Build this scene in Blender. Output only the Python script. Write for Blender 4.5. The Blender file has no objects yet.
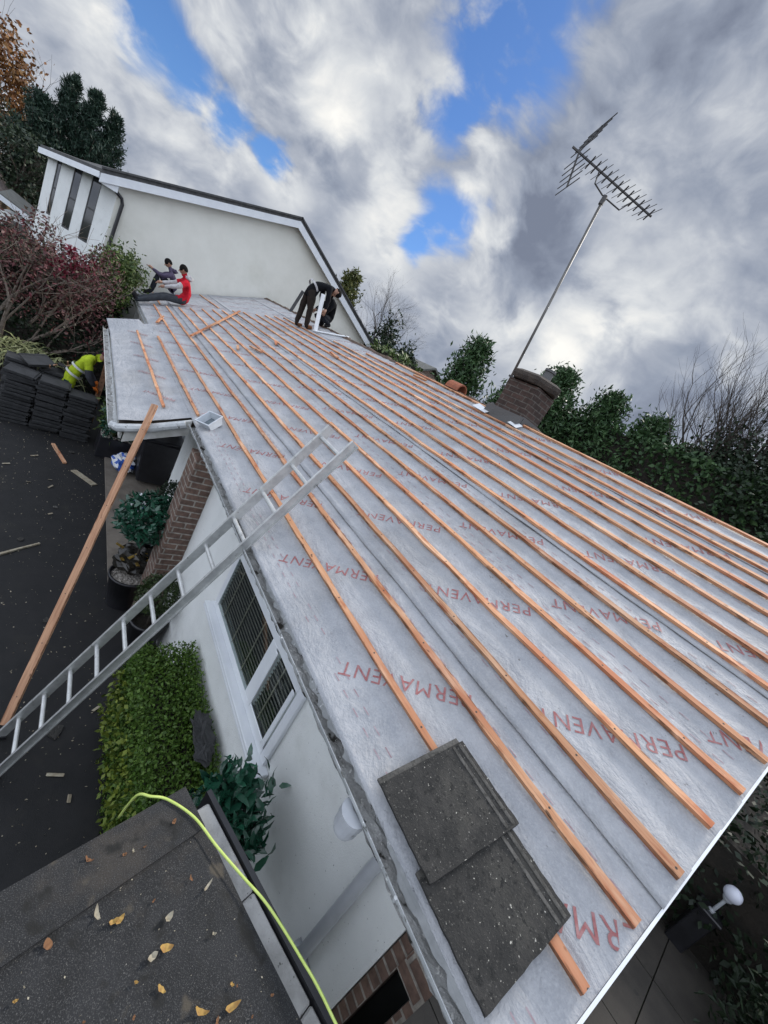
import bpy, bmesh, math, random
import numpy as np
from mathutils import Vector, Matrix, noise
R = math.radians
random.seed(7); rng = np.random.default_rng(7)
scene = bpy.context.scene
col = scene.collection

# ------------------------------------------------------------------ materials
class NT:
    def __init__(s, tree): s.t = tree; s.n = tree.nodes; s.l = tree.links
    def new(s, typ, **kw):
        n = s.n.new(typ)
        for k, v in kw.items(): setattr(n, k, v)
        return n
    def link(s, a, b): s.l.new(a, b)
    def val(s, sock, v):
        if hasattr(v, 'is_output'): s.link(v, sock)
        else: sock.default_value = v
    def math(s, op, a, b=0.0, c=None, clamp=False):
        n = s.new('ShaderNodeMath', operation=op, use_clamp=clamp)
        s.val(n.inputs[0], a); s.val(n.inputs[1], b)
        if c is not None: s.val(n.inputs[2], c)
        return n.outputs[0]
    def mix(s, f, a, b, blend='MIX'):
        n = s.new('ShaderNodeMix', data_type='RGBA', blend_type=blend)
        s.val(n.inputs['Factor'], f)
        for sock, v in ((n.inputs[6], a), (n.inputs[7], b)):
            s.val(sock, v if hasattr(v, 'is_output') else (*v, 1.0))
        return n.outputs[2]
    def noise(s, vec, scale, detail=4, rough=.55, dist=0.0):
        n = s.new('ShaderNodeTexNoise'); s.link(vec, n.inputs['Vector'])
        n.inputs['Scale'].default_value = scale; n.inputs['Detail'].default_value = detail
        n.inputs['Roughness'].default_value = rough; n.inputs['Distortion'].default_value = dist
        return n.outputs['Fac']
    def ramp(s, f, stops):
        n = s.new('ShaderNodeValToRGB'); s.link(f, n.inputs[0]); e = n.color_ramp.elements
        while len(e) < len(stops): e.new(.5)
        for q, (p, c) in zip(e, stops):
            q.position = p; q.color = (*c, 1) if not isinstance(c, (int, float)) else (c, c, c, 1)
        return n.outputs[0]
    def step(s, f, lo, hi):
        n = s.new('ShaderNodeMapRange', interpolation_type='SMOOTHSTEP')
        s.val(n.inputs['Value'], f); n.inputs['From Min'].default_value = lo; n.inputs['From Max'].default_value = hi
        return n.outputs[0]
    def map(s, vec, scale=(1, 1, 1), loc=(0, 0, 0), rot=(0, 0, 0)):
        n = s.new('ShaderNodeMapping'); s.link(vec, n.inputs[0])
        n.inputs['Scale'].default_value = scale; n.inputs['Location'].default_value = loc; n.inputs['Rotation'].default_value = rot
        return n.outputs[0]

def base_mat(name, rough=.7, metal=0.0, spec=.5):
    m = bpy.data.materials.new(name); m.use_nodes = True
    t = NT(m.node_tree); b = m.node_tree.nodes['Principled BSDF']
    b.inputs['Roughness'].default_value = rough; b.inputs['Metallic'].default_value = metal
    b.inputs['Specular IOR Level'].default_value = spec
    co = t.new('ShaderNodeTexCoord').outputs['Object']
    return m, t, b, co

def bump(t, b, h, strength=.4, dist=.01):
    n = t.new('ShaderNodeBump'); n.inputs['Strength'].default_value = strength; n.inputs['Distance'].default_value = dist
    t.link(h, n.inputs['Height']); t.link(n.outputs[0], b.inputs['Normal'])

def mat(name, c, c2=None, scale=8, rough=.7, metal=0.0, bmp=0.0, bscale=None, bdist=.01, spec=.5, specks=None, detail=5, dirt=None):
    """two-tone noise colour, optional specks (colour, scale, lo, hi) and bump"""
    m, t, b, co = base_mat(name, rough, metal, spec)
    c2 = c2 or tuple(v * .75 for v in c)
    f = t.step(t.noise(co, scale, detail, .6), .32, .68)
    out = t.mix(f, c, c2)
    if dirt:
        g = t.step(t.noise(co, dirt[1], 5, .65), dirt[2], dirt[3]); out = t.mix(g, out, dirt[0])
    if specks:
        for sp in (specks if isinstance(specks, list) else [specks]):
            g = t.step(t.noise(co, sp[1], 3, .6), sp[2], sp[3]); out = t.mix(g, out, sp[0])
    t.link(out, b.inputs['Base Color'])
    if bmp: bump(t, b, t.noise(co, bscale or scale * 3, 6, .65), bmp, bdist)
    return m

def wood_mat(name, c1, c2, c3, var=.5, edge=.0185):
    """sawn softwood: grain along local X, knots, a tone per piece"""
    m, t, b, co = base_mat(name, .7, 0, .3)
    rnd = t.new('ShaderNodeObjectInfo').outputs['Random']
    cx = t.new('ShaderNodeCombineXYZ'); t.link(t.math('MULTIPLY', rnd, 37.0), cx.inputs[0]); t.link(t.math('MULTIPLY', rnd, 11.0), cx.inputs[1])
    va = t.new('ShaderNodeVectorMath', operation='ADD'); t.link(co, va.inputs[0]); t.link(cx.outputs[0], va.inputs[1])
    v = va.outputs[0]
    g = t.noise(t.map(v, (3, 60, 60)), 1.0, 5, .6, .4)
    o = t.mix(t.step(g, .3, .7), c1, c2)
    big = t.noise(t.map(v, (1.3, 4, 4)), 1.0, 3, .5)
    o = t.mix(t.math('MULTIPLY', t.step(big, .42, .72), .75), o, c3)
    if edge < .03:
        p1 = t.step(t.noise(t.map(v, (2.1, 9, 9)), 1.0, 4, .6), .50, .66); o = t.mix(t.math('MULTIPLY', p1, .55), o, (.74, .50, .34))
        p2 = t.step(t.noise(t.map(v, (3.7, 12, 12), (5, 2, 1)), 1.0, 4, .6), .54, .68); o = t.mix(t.math('MULTIPLY', p2, .7), o, (.33, .085, .03))
    k = t.noise(t.map(v, (9, 26, 26)), 1.0, 2, .5)
    o = t.mix(t.math('MULTIPLY', t.step(k, .69, .76), .85), o, (.05, .025, .012))
    yz = t.new('ShaderNodeSeparateXYZ'); t.link(co, yz.inputs[0])
    ed_ = t.step(t.math('ABSOLUTE', yz.outputs[1]), edge * .62, edge * .98)
    wn = t.step(t.noise(t.map(v, (5, 14, 14)), 1.0, 4, .65), .50, .62)
    o = t.mix(t.math('MULTIPLY', t.math('MULTIPLY', ed_, wn), .8), o, (.13, .06, .03))
    sc = t.step(t.noise(t.map(v, (2.2, 70, 70)), 1.0, 3, .6), .60, .68); o = t.mix(t.math('MULTIPLY', sc, .45), o, (.22, .10, .05))
    nx_ = t.math('ABSOLUTE', t.math('SUBTRACT', t.math('FRACT', t.math('MULTIPLY', yz.outputs[0], 1 / .45)), .5)); nx_ = t.math('MULTIPLY', nx_, .45)
    nd = t.math('SQRT', t.math('ADD', t.math('POWER', nx_, 2.0), t.math('POWER', yz.outputs[1], 2.0)))
    o = t.mix(t.math('SUBTRACT', 1.0, t.step(nd, .0035, .0065)), o, (.05, .045, .04))
    hs = t.new('ShaderNodeHueSaturation'); t.link(o, hs.inputs['Color'])
    t.link(t.math('ADD', t.math('MULTIPLY', rnd, var), 1 - var / 2), hs.inputs['Value'])
    t.link(hs.outputs[0], b.inputs['Base Color'])
    bump(t, b, g, .3, .004)
    return m

def brick_mat(name, c1, c2, mortar, bw=.225, bh=.075, vertical=False):
    m, t, b, co = base_mat(name, .85)
    sp = t.new('ShaderNodeSeparateXYZ'); t.link(co, sp.inputs[0])
    u = t.math('ADD', sp.outputs[0], sp.outputs[1]); w = sp.outputs[2]
    cb = t.new('ShaderNodeCombineXYZ'); t.link(u, cb.inputs[0]); t.link(w, cb.inputs[1])
    br = t.new('ShaderNodeTexBrick'); t.link(cb.outputs[0], br.inputs['Vector'])
    br.inputs['Scale'].default_value = 1; br.inputs['Brick Width'].default_value = bw; br.inputs['Row Height'].default_value = bh
    br.inputs['Mortar Size'].default_value = .009; br.inputs['Mortar Smooth'].default_value = .25; br.inputs['Bias'].default_value = 0
    br.inputs['Color1'].default_value = (*c1, 1); br.inputs['Color2'].default_value = (*c2, 1); br.inputs['Mortar'].default_value = (*mortar, 1)
    n = t.noise(co, 18, 5, .65)
    o = t.mix(t.math('MULTIPLY', t.step(n, .35, .7), .6), br.outputs['Color'], tuple(v * .35 for v in c1))
    t.link(o, b.inputs['Base Color'])
    bump(t, b, t.math('ADD', t.math('MULTIPLY', br.outputs['Fac'], -1.0), t.math('MULTIPLY', n, .4)), .7, .008)
    return m

def leaf_mat(name, cols, rough=.5, spec=.3):
    """foliage: tone varies leaf by leaf and clump by clump"""
    m, t, b, co = base_mat(name, rough, 0, spec)
    r = t.new('ShaderNodeNewGeometry').outputs['Random Per Island']
    n = len(cols)
    o = t.ramp(r, [(i / max(1, n - 1), c) for i, c in enumerate(cols)])
    f = t.step(t.noise(co, 2.2, 3), .35, .65)
    o = t.mix(t.math('MULTIPLY', f, .35), o, tuple(v * .6 for v in cols[0]))
    t.link(o, b.inputs['Base Color'])
    return m

def flat(name, c, rough=.5, metal=0.0, spec=.5): return mat(name, c, tuple(v * .88 for v in c), 6, rough, metal, spec=spec)

M = {}
def clear_glass():
    m = bpy.data.materials.new('clear_glass'); m.use_nodes = True; t = NT(m.node_tree); t.n.clear()
    o = t.new('ShaderNodeOutputMaterial'); mx = t.new('ShaderNodeMixShader'); lw = t.new('ShaderNodeLayerWeight'); lw.inputs['Blend'].default_value = .5; fac = t.math('ADD', t.math('MULTIPLY', t.math('POWER', lw.outputs['Facing'], 4.0), .6), .045)
    tr = t.new('ShaderNodeBsdfTransparent'); tr.inputs[0].default_value = (.86, .90, .89, 1); gl = t.new('ShaderNodeBsdfGlossy'); gl.inputs['Roughness'].default_value = .02
    t.link(fac, mx.inputs[0]); t.link(tr.outputs[0], mx.inputs[1]); t.link(gl.outputs[0], mx.inputs[2]); t.link(mx.outputs[0], o.inputs[0]); return m
M['clearglass'] = clear_glass()
def membrane_material():
    m, t, b, co = base_mat('grey_membrane', .62, 0, .35)
    a = t.noise(co, 3.5, 6, .65); f = t.noise(co, 90, 4, .7); st = t.noise(t.map(co, (2.2, 6, 6), rot=(0, 0, .5)), 1.0, 5, .6, 1.2)
    o = t.mix(t.step(a, .3, .7), (.375, .385, .405), (.275, .288, .31))
    o = t.mix(t.math('MULTIPLY', t.step(f, .4, .75), .40), o, (.46, .47, .49))
    o = t.mix(t.math('MULTIPLY', t.step(st, .52, .72), .13), o, (.44, .455, .48))
    sp = t.step(t.noise(co, 30, 4, .65), .655, .70); cl = t.step(t.noise(co, 1.7, 3, .6), .44, .62)
    o = t.mix(t.math('MULTIPLY', t.math('MULTIPLY', sp, cl), .7), o, (.09, .08, .065))
    du = t.step(t.noise(co, 1.1, 5, .65), .50, .66); o = t.mix(t.math('MULTIPLY', du, .20), o, (.24, .225, .20))
    sc = t.step(t.noise(t.map(co, (7, 16, 16), rot=(0, 0, .7)), 1.0, 5, .7), .66, .74); o = t.mix(t.math('MULTIPLY', sc, .25), o, (.14, .13, .12))
    t.link(o, b.inputs['Base Color'])
    h = t.math('ADD', t.math('MULTIPLY', st, 1.0), t.math('MULTIPLY', f, .12))
    h = t.math('ADD', h, t.math('MULTIPLY', a, 1.5)); bump(t, b, h, .8, .03)
    return m
M['membrane'] = membrane_material()
M['print'] = mat('faded_red_print', (.27, .085, .085), (.33, .17, .17), 40, .7)
M['dash'] = mat('faded_dash_print', (.27, .18, .20), (.36, .30, .33), 30, .7)
M['batten'] = wood_mat('orange_batten_wood', (.62, .345, .20), (.50, .24, .12), (.38, .125, .06))
M['plank'] = wood_mat('brown_plank_wood', (.46, .27, .165), (.30, .155, .09), (.17, .085, .05), edge=.032)
M['render'] = mat('white_render', (.80, .82, .81), (.74, .76, .75), 3, .85, bmp=.6, bscale=110, bdist=.006, specks=((.34, .35, .35), 60, .66, .71), dirt=((.50, .515, .49), 1.1, .52, .8))
M['cream'] = mat('cream_render', (.76, .755, .69), (.70, .695, .63), 1.2, .9, bmp=.4, bscale=40, bdist=.01, dirt=((.60, .595, .52), .5, .5, .8))
M['upvc'] = mat('white_plastic', (.74, .77, .80), (.68, .71, .75), 4, .35)
M['gutter'] = mat('grey_white_gutter', (.50, .52, .53), (.36, .38, .39), 12, .5, dirt=((.10, .10, .09), 16, .58, .68), specks=((.75, .76, .76), 30, .64, .7))
M['pipe'] = mat('grey_pipe', (.46, .48, .51), (.39, .41, .44), 5, .4, dirt=((.2, .2, .2), 9, .62, .75))
M['moss'] = mat('gutter_dirt', (.40, .405, .40), (.27, .27, .26), 9, .95, bmp=1, bscale=60, bdist=.02, dirt=((.03, .027, .022), 9, .59, .66), specks=[((.62, .62, .6), 28, .62, .67), ((.35, .2, .08), 4, .68, .72)])
M['fascia'] = mat('white_fascia', (.6, .6, .58), (.42, .42, .39), 7, .6)
M['deck'] = mat('dark_roof_timber', (.06, .045, .035), None, 8, .9)
M['brick'] = brick_mat('brown_brick', (.135, .085, .066), (.20, .125, .095), (.36, .33, .29))
M['chimbrick'] = brick_mat('dark_chimney_brick', (.045, .029, .024), (.085, .05, .04), (.12, .105, .092))
M['asphalt'] = mat('black_tarmac', (.0045, .005, .006), (.0085, .0085, .0095), 5, .75, bmp=.5, bscale=140, bdist=.006, specks=[((.13, .125, .115), 55, .725, .77), ((.06, .052, .04), 12, .69, .76)], dirt=((.014, .0135, .012), 1.6, .54, .72))
M['felt'] = mat('mineral_felt', (.009, .0098, .011), (.018, .019, .021), 9, .85, bmp=.9, bscale=220, bdist=.006, specks=[((.07, .07, .07), 330, .52, .66), ((.22, .21, .19), 190, .68, .73), ((.008, .008, .007), 11, .56, .7), ((.07, .06, .045), 7, .62, .72)], dirt=((.034, .029, .024), 3, .5, .68))
M['concrete'] = mat('coping_concrete', (.40, .40, .39), (.26, .26, .25), 9, .9, bmp=.6, bscale=60, specks=((.06, .06, .055), 35, .66, .72), dirt=((.30, .22, .14), 5, .62, .75))
M['path'] = mat('path_concrete', (.20, .175, .145), (.14, .12, .10), 5, .9, bmp=.5, bscale=80)
M['slab'] = mat('patio_slab', (.050, .044, .037), (.033, .029, .025), 3, .85, bmp=.4, bscale=50, specks=((.03, .028, .024), 9, .66, .72))
M['soil'] = mat('dark_soil', (.014, .012, .009), (.024, .019, .014), 6, .95, bmp=.8, bscale=20, bdist=.03)
M['grass'] = mat('lawn_ground', (.035, .05, .018), (.05, .055, .025), 2, .95, bmp=.8, bscale=30, bdist=.03)
M['paletile'] = mat('worn_tile_edge', (.115, .11, .10), (.06, .058, .052), 20, .85, bmp=.8, bscale=90, specks=((.05, .048, .042), 40, .56, .64))
M['tile'] = mat('old_concrete_tile', (.020, .0195, .018), (.036, .034, .031), 14, .85, bmp=.9, bscale=130, bdist=.006, specks=[((.012, .012, .011), 45, .54, .66), ((.095, .09, .08), 150, .60, .70), ((.50, .48, .42), 95, .665, .72)], dirt=((.055, .052, .045), 4, .52, .75))
M['darktile'] = mat('stacked_tile', (.020, .021, .022), (.038, .039, .041), 9, .7, bmp=.5, bscale=60, specks=((.16, .155, .14), 60, .7, .76))
M['edge'] = mat('dark_verge_tile', (.05, .052, .055), (.085, .085, .085), 10, .8)
M['alu'] = mat('aluminium', (.66, .67, .66), (.52, .53, .525), 14, .45, .6, bmp=.15, bscale=60, dirt=((.22, .22, .21), 20, .60, .75))
M['black'] = mat('black_plastic', (.012, .012, .014), (.02, .02, .024), 6, .35)
M['darkmetal'] = mat('dark_aerial_metal', (.05, .05, .055), (.09, .085, .08), 20, .5, .5)
M['mast'] = mat('weathered_mast', (.17, .165, .155), (.11, .105, .10), 5, .5, .5)
M['lead'] = mat('lead_flashing', (.10, .10, .10), (.10, .10, .10), 9, .6, bmp=.5, bscale=30)
M['chimcap'] = mat('weathered_chimney_cap', (.075, .062, .052), (.04, .034, .03), 9, .95, bmp=1, bscale=40, bdist=.02)
M['mortar'] = mat('ridge_mortar', (.16, .11, .08), (.07, .05, .04), 14, .95, bmp=1, bscale=30, bdist=.03)
M['terracotta'] = mat('terracotta', (.36, .12, .06), (.25, .09, .05), 12, .8)
M['glass'] = mat('dark_glass', (.012, .014, .016), (.02, .022, .025), 3, .08, spec=.6)
M['blind'] = mat('blind_slats', (.16, .14, .12), (.11, .096, .082), 20, .5)
M['cord'] = mat('blind_tape', (.34, .30, .24), None, 20, .8)
M['hose'] = mat('yellow_green_hose', (.50, .60, .16), (.42, .54, .12), 30, .45)
M['skin'] = mat('skin', (.34, .19, .13), (.28, .15, .10), 15, .6)
M['globe'] = mat('opal_globe', (.66, .68, .78), (.62, .64, .74), 3, .25)
M['bark'] = mat('bark', (.055, .043, .034), (.03, .024, .019), 18, .95, bmp=.8, bscale=40, bdist=.02)
M['palebark'] = mat('pale_bark', (.19, .155, .125), (.10, .08, .065), 18, .9, bmp=.6, bscale=40)
M['gravel'] = mat('pot_gravel', (.45, .42, .38), (.2, .18, .16), 40, .85, bmp=1, bscale=60, bdist=.02)
M['greytile'] = mat('grey_roof_tiles', (.15, .15, .14), (.10, .105, .095), 4, .85, bmp=.5, bscale=25)
M['browntile'] = mat('brown_roof_tiles', (.12, .095, .085), (.085, .068, .062), 4, .9, bmp=.6, bscale=25)
M['conifer'] = leaf_mat('conifer_needles', [(.012, .030, .022), (.022, .048, .032), (.034, .065, .040), (.018, .038, .028)])
M['leyland'] = leaf_mat('hedge_conifer_leaf', [(.024, .055, .022), (.045, .095, .036), (.075, .14, .05), (.03, .066, .026)])
M['ivy'] = leaf_mat('ivy_leaf', [(.013, .025, .014), (.024, .042, .022), (.038, .060, .030), (.017, .032, .018)])
M['darkhedge'] = leaf_mat('dark_hedge_leaf', [(.006, .013, .007), (.012, .024, .010), (.019, .034, .014), (.009, .017, .008)])
M['gold'] = leaf_mat('golden_conifer_leaf', [(.05, .07, .02), (.10, .11, .03), (.16, .15, .04)])
M['autumn'] = leaf_mat('autumn_leaf', [(.16, .075, .03), (.24, .10, .035), (.30, .16, .05), (.10, .06, .03)])
M['acer'] = leaf_mat('purple_acer_leaf', [(.07, .032, .030), (.125, .055, .048), (.11, .020, .032), (.07, .05, .036), (.045, .055, .025)])
M['redleaf'] = leaf_mat('crimson_leaf', [(.15, .015, .035), (.20, .02, .04), (.10, .012, .025)])
M['greenbush'] = leaf_mat('green_bush_leaf', [(.03, .055, .015), (.055, .095, .022), (.09, .14, .03), (.16, .19, .07)])
M['box'] = leaf_mat('box_hedge_leaf', [(.045, .095, .014), (.07, .145, .02), (.12, .20, .035), (.035, .07, .012)])
M['yellowleaf'] = leaf_mat('yellow_green_leaf', [(.10, .15, .02), (.18, .22, .03), (.07, .11, .02)])
M['laurel'] = leaf_mat('laurel_leaf', [(.010, .055, .032), (.016, .085, .048), (.03, .12, .07), (.012, .045, .03)], .25, .6)
M['topiary'] = leaf_mat('topiary_leaf', [(.018, .032, .010), (.03, .05, .015), (.045, .07, .02)])
M['strap'] = leaf_mat('strap_leaf', [(.12, .14, .055), (.22, .24, .11), (.30, .30, .16), (.09, .11, .04)])
M['leafpile'] = leaf_mat('dead_leaf', [(.30, .19, .05), (.25, .13, .05), (.36, .28, .11)])
M['paleleaf'] = mat('pale_dead_leaf', (.36, .33, .25), (.24, .20, .14), 30, .8)
M['yellowdead'] = mat('yellow_dead_leaf', (.42, .27, .07), (.28, .15, .045), 35, .7)
M['browndead'] = mat('brown_dead_leaf', (.22, .105, .045), (.14, .07, .035), 35, .8)

# ------------------------------------------------------------------ mesh building
ABS = {}
def absloc(o):
    v = Vector((0, 0, 0))
    while o is not None: v += o.location; o = o.parent
    return v

class MB:
    def __init__(s): s.v = []; s.f = []; s.m = []; s.cur = 0
    def add(s, vs, fs):
        b = len(s.v); s.v += [tuple(v) for v in vs]; s.f += [tuple(b + i for i in f) for f in fs]; s.m += [s.cur] * len(fs)
    def box(s, lo, hi):
        x0, y0, z0 = lo; x1, y1, z1 = hi
        s.add([(x0, y0, z0), (x1, y0, z0), (x1, y1, z0), (x0, y1, z0), (x0, y0, z1), (x1, y0, z1), (x1, y1, z1), (x0, y1, z1)],
              [(0, 3, 2, 1), (4, 5, 6, 7), (0, 1, 5, 4), (1, 2, 6, 5), (2, 3, 7, 6), (3, 0, 4, 7)])
    def obox(s, c, ax, ay, az):
        c = Vector(c); ax, ay, az = Vector(ax), Vector(ay), Vector(az)
        q = [c + i * ax + j * ay + k * az for k in (-1, 1) for i, j in ((-1, -1), (1, -1), (1, 1), (-1, 1))]
        s.add(q, [(0, 3, 2, 1), (4, 5, 6, 7), (0, 1, 5, 4), (1, 2, 6, 5), (2, 3, 7, 6), (3, 0, 4, 7)])
    def bar(s, p0, p1, w, h, up=(0, 0, 1)):
        p0, p1 = Vector(p0), Vector(p1); d = (p1 - p0); L = d.length; d.normalize()
        side = d.cross(Vector(up)).normalized(); u = side.cross(d)
        s.obox((p0 + p1) / 2, d * L / 2, side * w / 2, u * h / 2)
    def tube(s, pts, rs, n=8, cap=True):
        pts = [Vector(p) for p in pts]
        if not isinstance(rs, (list, tuple)): rs = [rs] * len(pts)
        rings = []; ref = None
        for i, p in enumerate(pts):
            d = (pts[min(i + 1, len(pts) - 1)] - pts[max(i - 1, 0)]).normalized()
            if ref is None:
                ref = Vector((0, 0, 1)) if abs(d.z) < .9 else Vector((1, 0, 0))
            a = d.cross(ref).normalized(); b2 = a.cross(d); ref = b2
            rings.append([p + (a * math.cos(2 * math.pi * k / n) + b2 * math.sin(2 * math.pi * k / n)) * rs[i] for k in range(n)])
        vs = [v for r in rings for v in r]; fs = []
        for i in range(len(pts) - 1):
            for k in range(n): fs.append((i * n + k, i * n + (k + 1) % n, (i + 1) * n + (k + 1) % n, (i + 1) * n + k))
        if cap: fs += [tuple(range(n - 1, -1, -1)), tuple(range((len(pts) - 1) * n, len(pts) * n))]
        s.add(vs, fs)
    def lathe(s, prof, c, n=20, cap=True):
        c = Vector(c); vs = []; fs = []
        for r, z in prof: vs += [c + Vector((r * math.cos(2 * math.pi * k / n), r * math.sin(2 * math.pi * k / n), z)) for k in range(n)]
        for i in range(len(prof) - 1):
            for k in range(n): fs.append((i * n + k, i * n + (k + 1) % n, (i + 1) * n + (k + 1) % n, (i + 1) * n + k))
        if cap: fs += [tuple(range(n - 1, -1, -1)), tuple(range((len(prof) - 1) * n, len(prof) * n))]
        s.add(vs, fs)
    def ball(s, c, r, n=12, m=8, jit=0.0):
        c = Vector(c); r = Vector(r) if hasattr(r, '__len__') else Vector((r, r, r)); vs = []; fs = []
        for i in range(m + 1):
            th = math.pi * i / m
            for k in range(n):
                ph = 2 * math.pi * k / n; d = Vector((math.sin(th) * math.cos(ph), math.sin(th) * math.sin(ph), math.cos(th)))
                j = 1 + jit * noise.noise(d * 2.3 + c)
                vs.append(c + Vector((d.x * r.x, d.y * r.y, d.z * r.z)) * j)
        for i in range(m):
            for k in range(n): fs.append((i * n + k, (i + 1) * n + k, (i + 1) * n + (k + 1) % n, i * n + (k + 1) % n))
        s.add(vs, fs)
    def prism(s, poly, axis, a, b2):
        """poly of 2-D points in the plane across `axis`, extruded from a to b2"""
        def P(q, t):
            return {'x': (t, q[0], q[1]), 'y': (q[0], t, q[1]), 'z': (q[0], q[1], t)}[axis]
        n = len(poly); vs = [P(q, a) for q in poly] + [P(q, b2) for q in poly]
        s.add(vs, [tuple(range(n)), tuple(range(2 * n - 1, n - 1, -1))] + [(i, i + n, (i + 1) % n + n, (i + 1) % n) for i in range(n)])
    def quads(s, arr):
        """numpy (n,4,3)"""
        b = len(s.v); s.v += [tuple(x) for x in arr.reshape(-1, 3).tolist()]
        n = len(arr); s.f += [(b + 4 * i, b + 4 * i + 1, b + 4 * i + 2, b + 4 * i + 3) for i in range(n)]; s.m += [s.cur] * n
    def build(s, name, mats, parent=None, smooth=False, loc=None, bevel=0.0, fix=True):
        if not isinstance(mats, (list, tuple)): mats = [mats]
        off = absloc(parent) if parent is not None else Vector((0, 0, 0))
        if loc is not None: off = Vector(loc)
        me = bpy.data.meshes.new(name)
        me.from_pydata([(v[0] - off.x, v[1] - off.y, v[2] - off.z) for v in s.v], [], s.f)
        for q in mats: me.materials.append(M[q] if isinstance(q, str) else q)
        if max(s.m, default=0) > 0: me.polygons.foreach_set('material_index', s.m)
        if fix:
            bm = bmesh.new(); bm.from_mesh(me); bmesh.ops.recalc_face_normals(bm, faces=bm.faces)
            if bevel: bmesh.ops.bevel(bm, geom=list(bm.edges), offset=bevel, segments=1, affect='EDGES')
            bm.to_mesh(me); bm.free()
        if smooth: me.polygons.foreach_set('use_smooth', [True] * len(me.polygons))
        me.update()
        o = bpy.data.objects.new(name, me); col.objects.link(o)
        if parent is not None: o.parent = parent
        elif loc is not None: o.location = off
        return o

def tag(o, label, cat, group=None, kind=None):
    if label: o['label'] = label
    if cat: o['category'] = cat
    if group: o['group'] = group
    if kind: o['kind'] = kind
    return o
def thing(name, label, cat, loc, group=None):
    o = bpy.data.objects.new(name, None); o.empty_display_size = .1; col.objects.link(o); o.location = loc
    return tag(o, label, cat, group)
def structure(name, mb, mats): o = mb.build(name, mats); o['kind'] = 'structure'; return o

def stick(name, p0, p1, w, h, mt, up=(0, 0, 1), parent=None, wobble=0.0):
    """a squared timber whose mesh runs along its own local X (so the grain does too)"""
    p0, p1 = Vector(p0), Vector(p1); d = p1 - p0; L = d.length; d.normalize()
    side = Vector(up).cross(d).normalized(); u = d.cross(side)
    mb = MB(); n = max(2, int(L / .25)); vs = []; fs = []
    for i in range(n + 1):
        x = L * i / n; j = wobble * noise.noise(Vector((x * 2.5, p0.x, p0.y * 3))); k = wobble * noise.noise(Vector((x * 7.5, p0.y, p0.x * 2 + 9)))
        for sy, sz in ((-1, 0), (1, 0), (1, 1), (-1, 1)): vs.append((x, sy * (w / 2 + k * .5) + j, sz * h))
    for i in range(n):
        for k in range(4): fs.append((i * 4 + k, i * 4 + (k + 1) % 4, (i + 1) * 4 + (k + 1) % 4, (i + 1) * 4 + k))
    fs += [(3, 2, 1, 0), (n * 4, n * 4 + 1, n * 4 + 2, n * 4 + 3)]
    mb.add(vs, fs); o = mb.build(name, mt)
    off = absloc(parent) if parent is not None else Vector((0, 0, 0))
    mw = Matrix((d, side, u)).transposed().to_4x4(); mw.translation = p0 - off
    if parent is not None: o.parent = parent
    o.matrix_local = mw
    return o

def leaves(pts, size, aspect=.5, up=.0, fold=.0):
    """one pointed leaf (a four-sided blade) at each point, turned at random; returns (n,4,3)"""
    n = len(pts); a = rng.normal(size=(n, 3)); a[:, 2] += up
    a /= np.linalg.norm(a, axis=1, keepdims=True)
    b = rng.normal(size=(n, 3)); b -= (b * a).sum(1, keepdims=True) * a; b /= np.linalg.norm(b, axis=1, keepdims=True)
    L = size * rng.uniform(.6, 1.3, (n, 1)); w = L * aspect
    c = np.cross(a, b) * L * fold
    return np.stack([pts, pts + a * L * .45 + b * w * .5 + c, pts + a * L, pts + a * L * .45 - b * w * .5 + c], 1)

def broad(pts, size, aspect=.42, up=.2, fold=.3, droop=.25):
    """a leaf of four faces: pointed, folded along its midrib, tip drooping"""
    n = len(pts); a = rng.normal(size=(n, 3)); a[:, 2] += up; a /= np.linalg.norm(a, axis=1, keepdims=True)
    b = rng.normal(size=(n, 3)); b -= (b * a).sum(1, keepdims=True) * a; b /= np.linalg.norm(b, axis=1, keepdims=True); c = np.cross(a, b)
    L = size * rng.uniform(.6, 1.25, (n, 1)); w = L * aspect / 2
    p0 = pts; p1 = pts + a * L * .5 + c * L * .05; p2 = pts + a * L - c * L * droop
    l1 = pts + a * L * .30 + b * w + c * w * fold; l2 = pts + a * L * .68 + b * w * .78 + c * w * fold - c * L * droop * .35
    r1 = pts + a * L * .30 - b * w + c * w * fold; r2 = pts + a * L * .68 - b * w * .78 + c * w * fold - c * L * droop * .35
    v = np.stack([p0, p1, p2, l1, l2, r1, r2], 1).reshape(-1, 3)
    f = []
    for i in range(0, 7 * n, 7): f += [(i, i + 1, i + 4, i + 3), (i + 1, i + 2, i + 4), (i, i + 5, i + 6, i + 1), (i + 1, i + 6, i + 2)]
    return v, f
def clumpy(n, c, r, clumps, spread=.28, shell=.35, flatz=1.0):
    """points gathered in clumps through an ellipsoid's volume"""
    c = np.array(c); r = np.array(r)
    k = rng.normal(size=(clumps, 3)); k /= np.linalg.norm(k, axis=1, keepdims=True)
    k *= (shell + (1 - shell) * rng.uniform(0, 1, (clumps, 1)) ** .5)
    idx = rng.integers(0, clumps, n); p = k[idx] + rng.normal(size=(n, 3)) * spread * rng.uniform(.5, 1.2, clumps)[idx][:, None]
    return c + p * r

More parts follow.
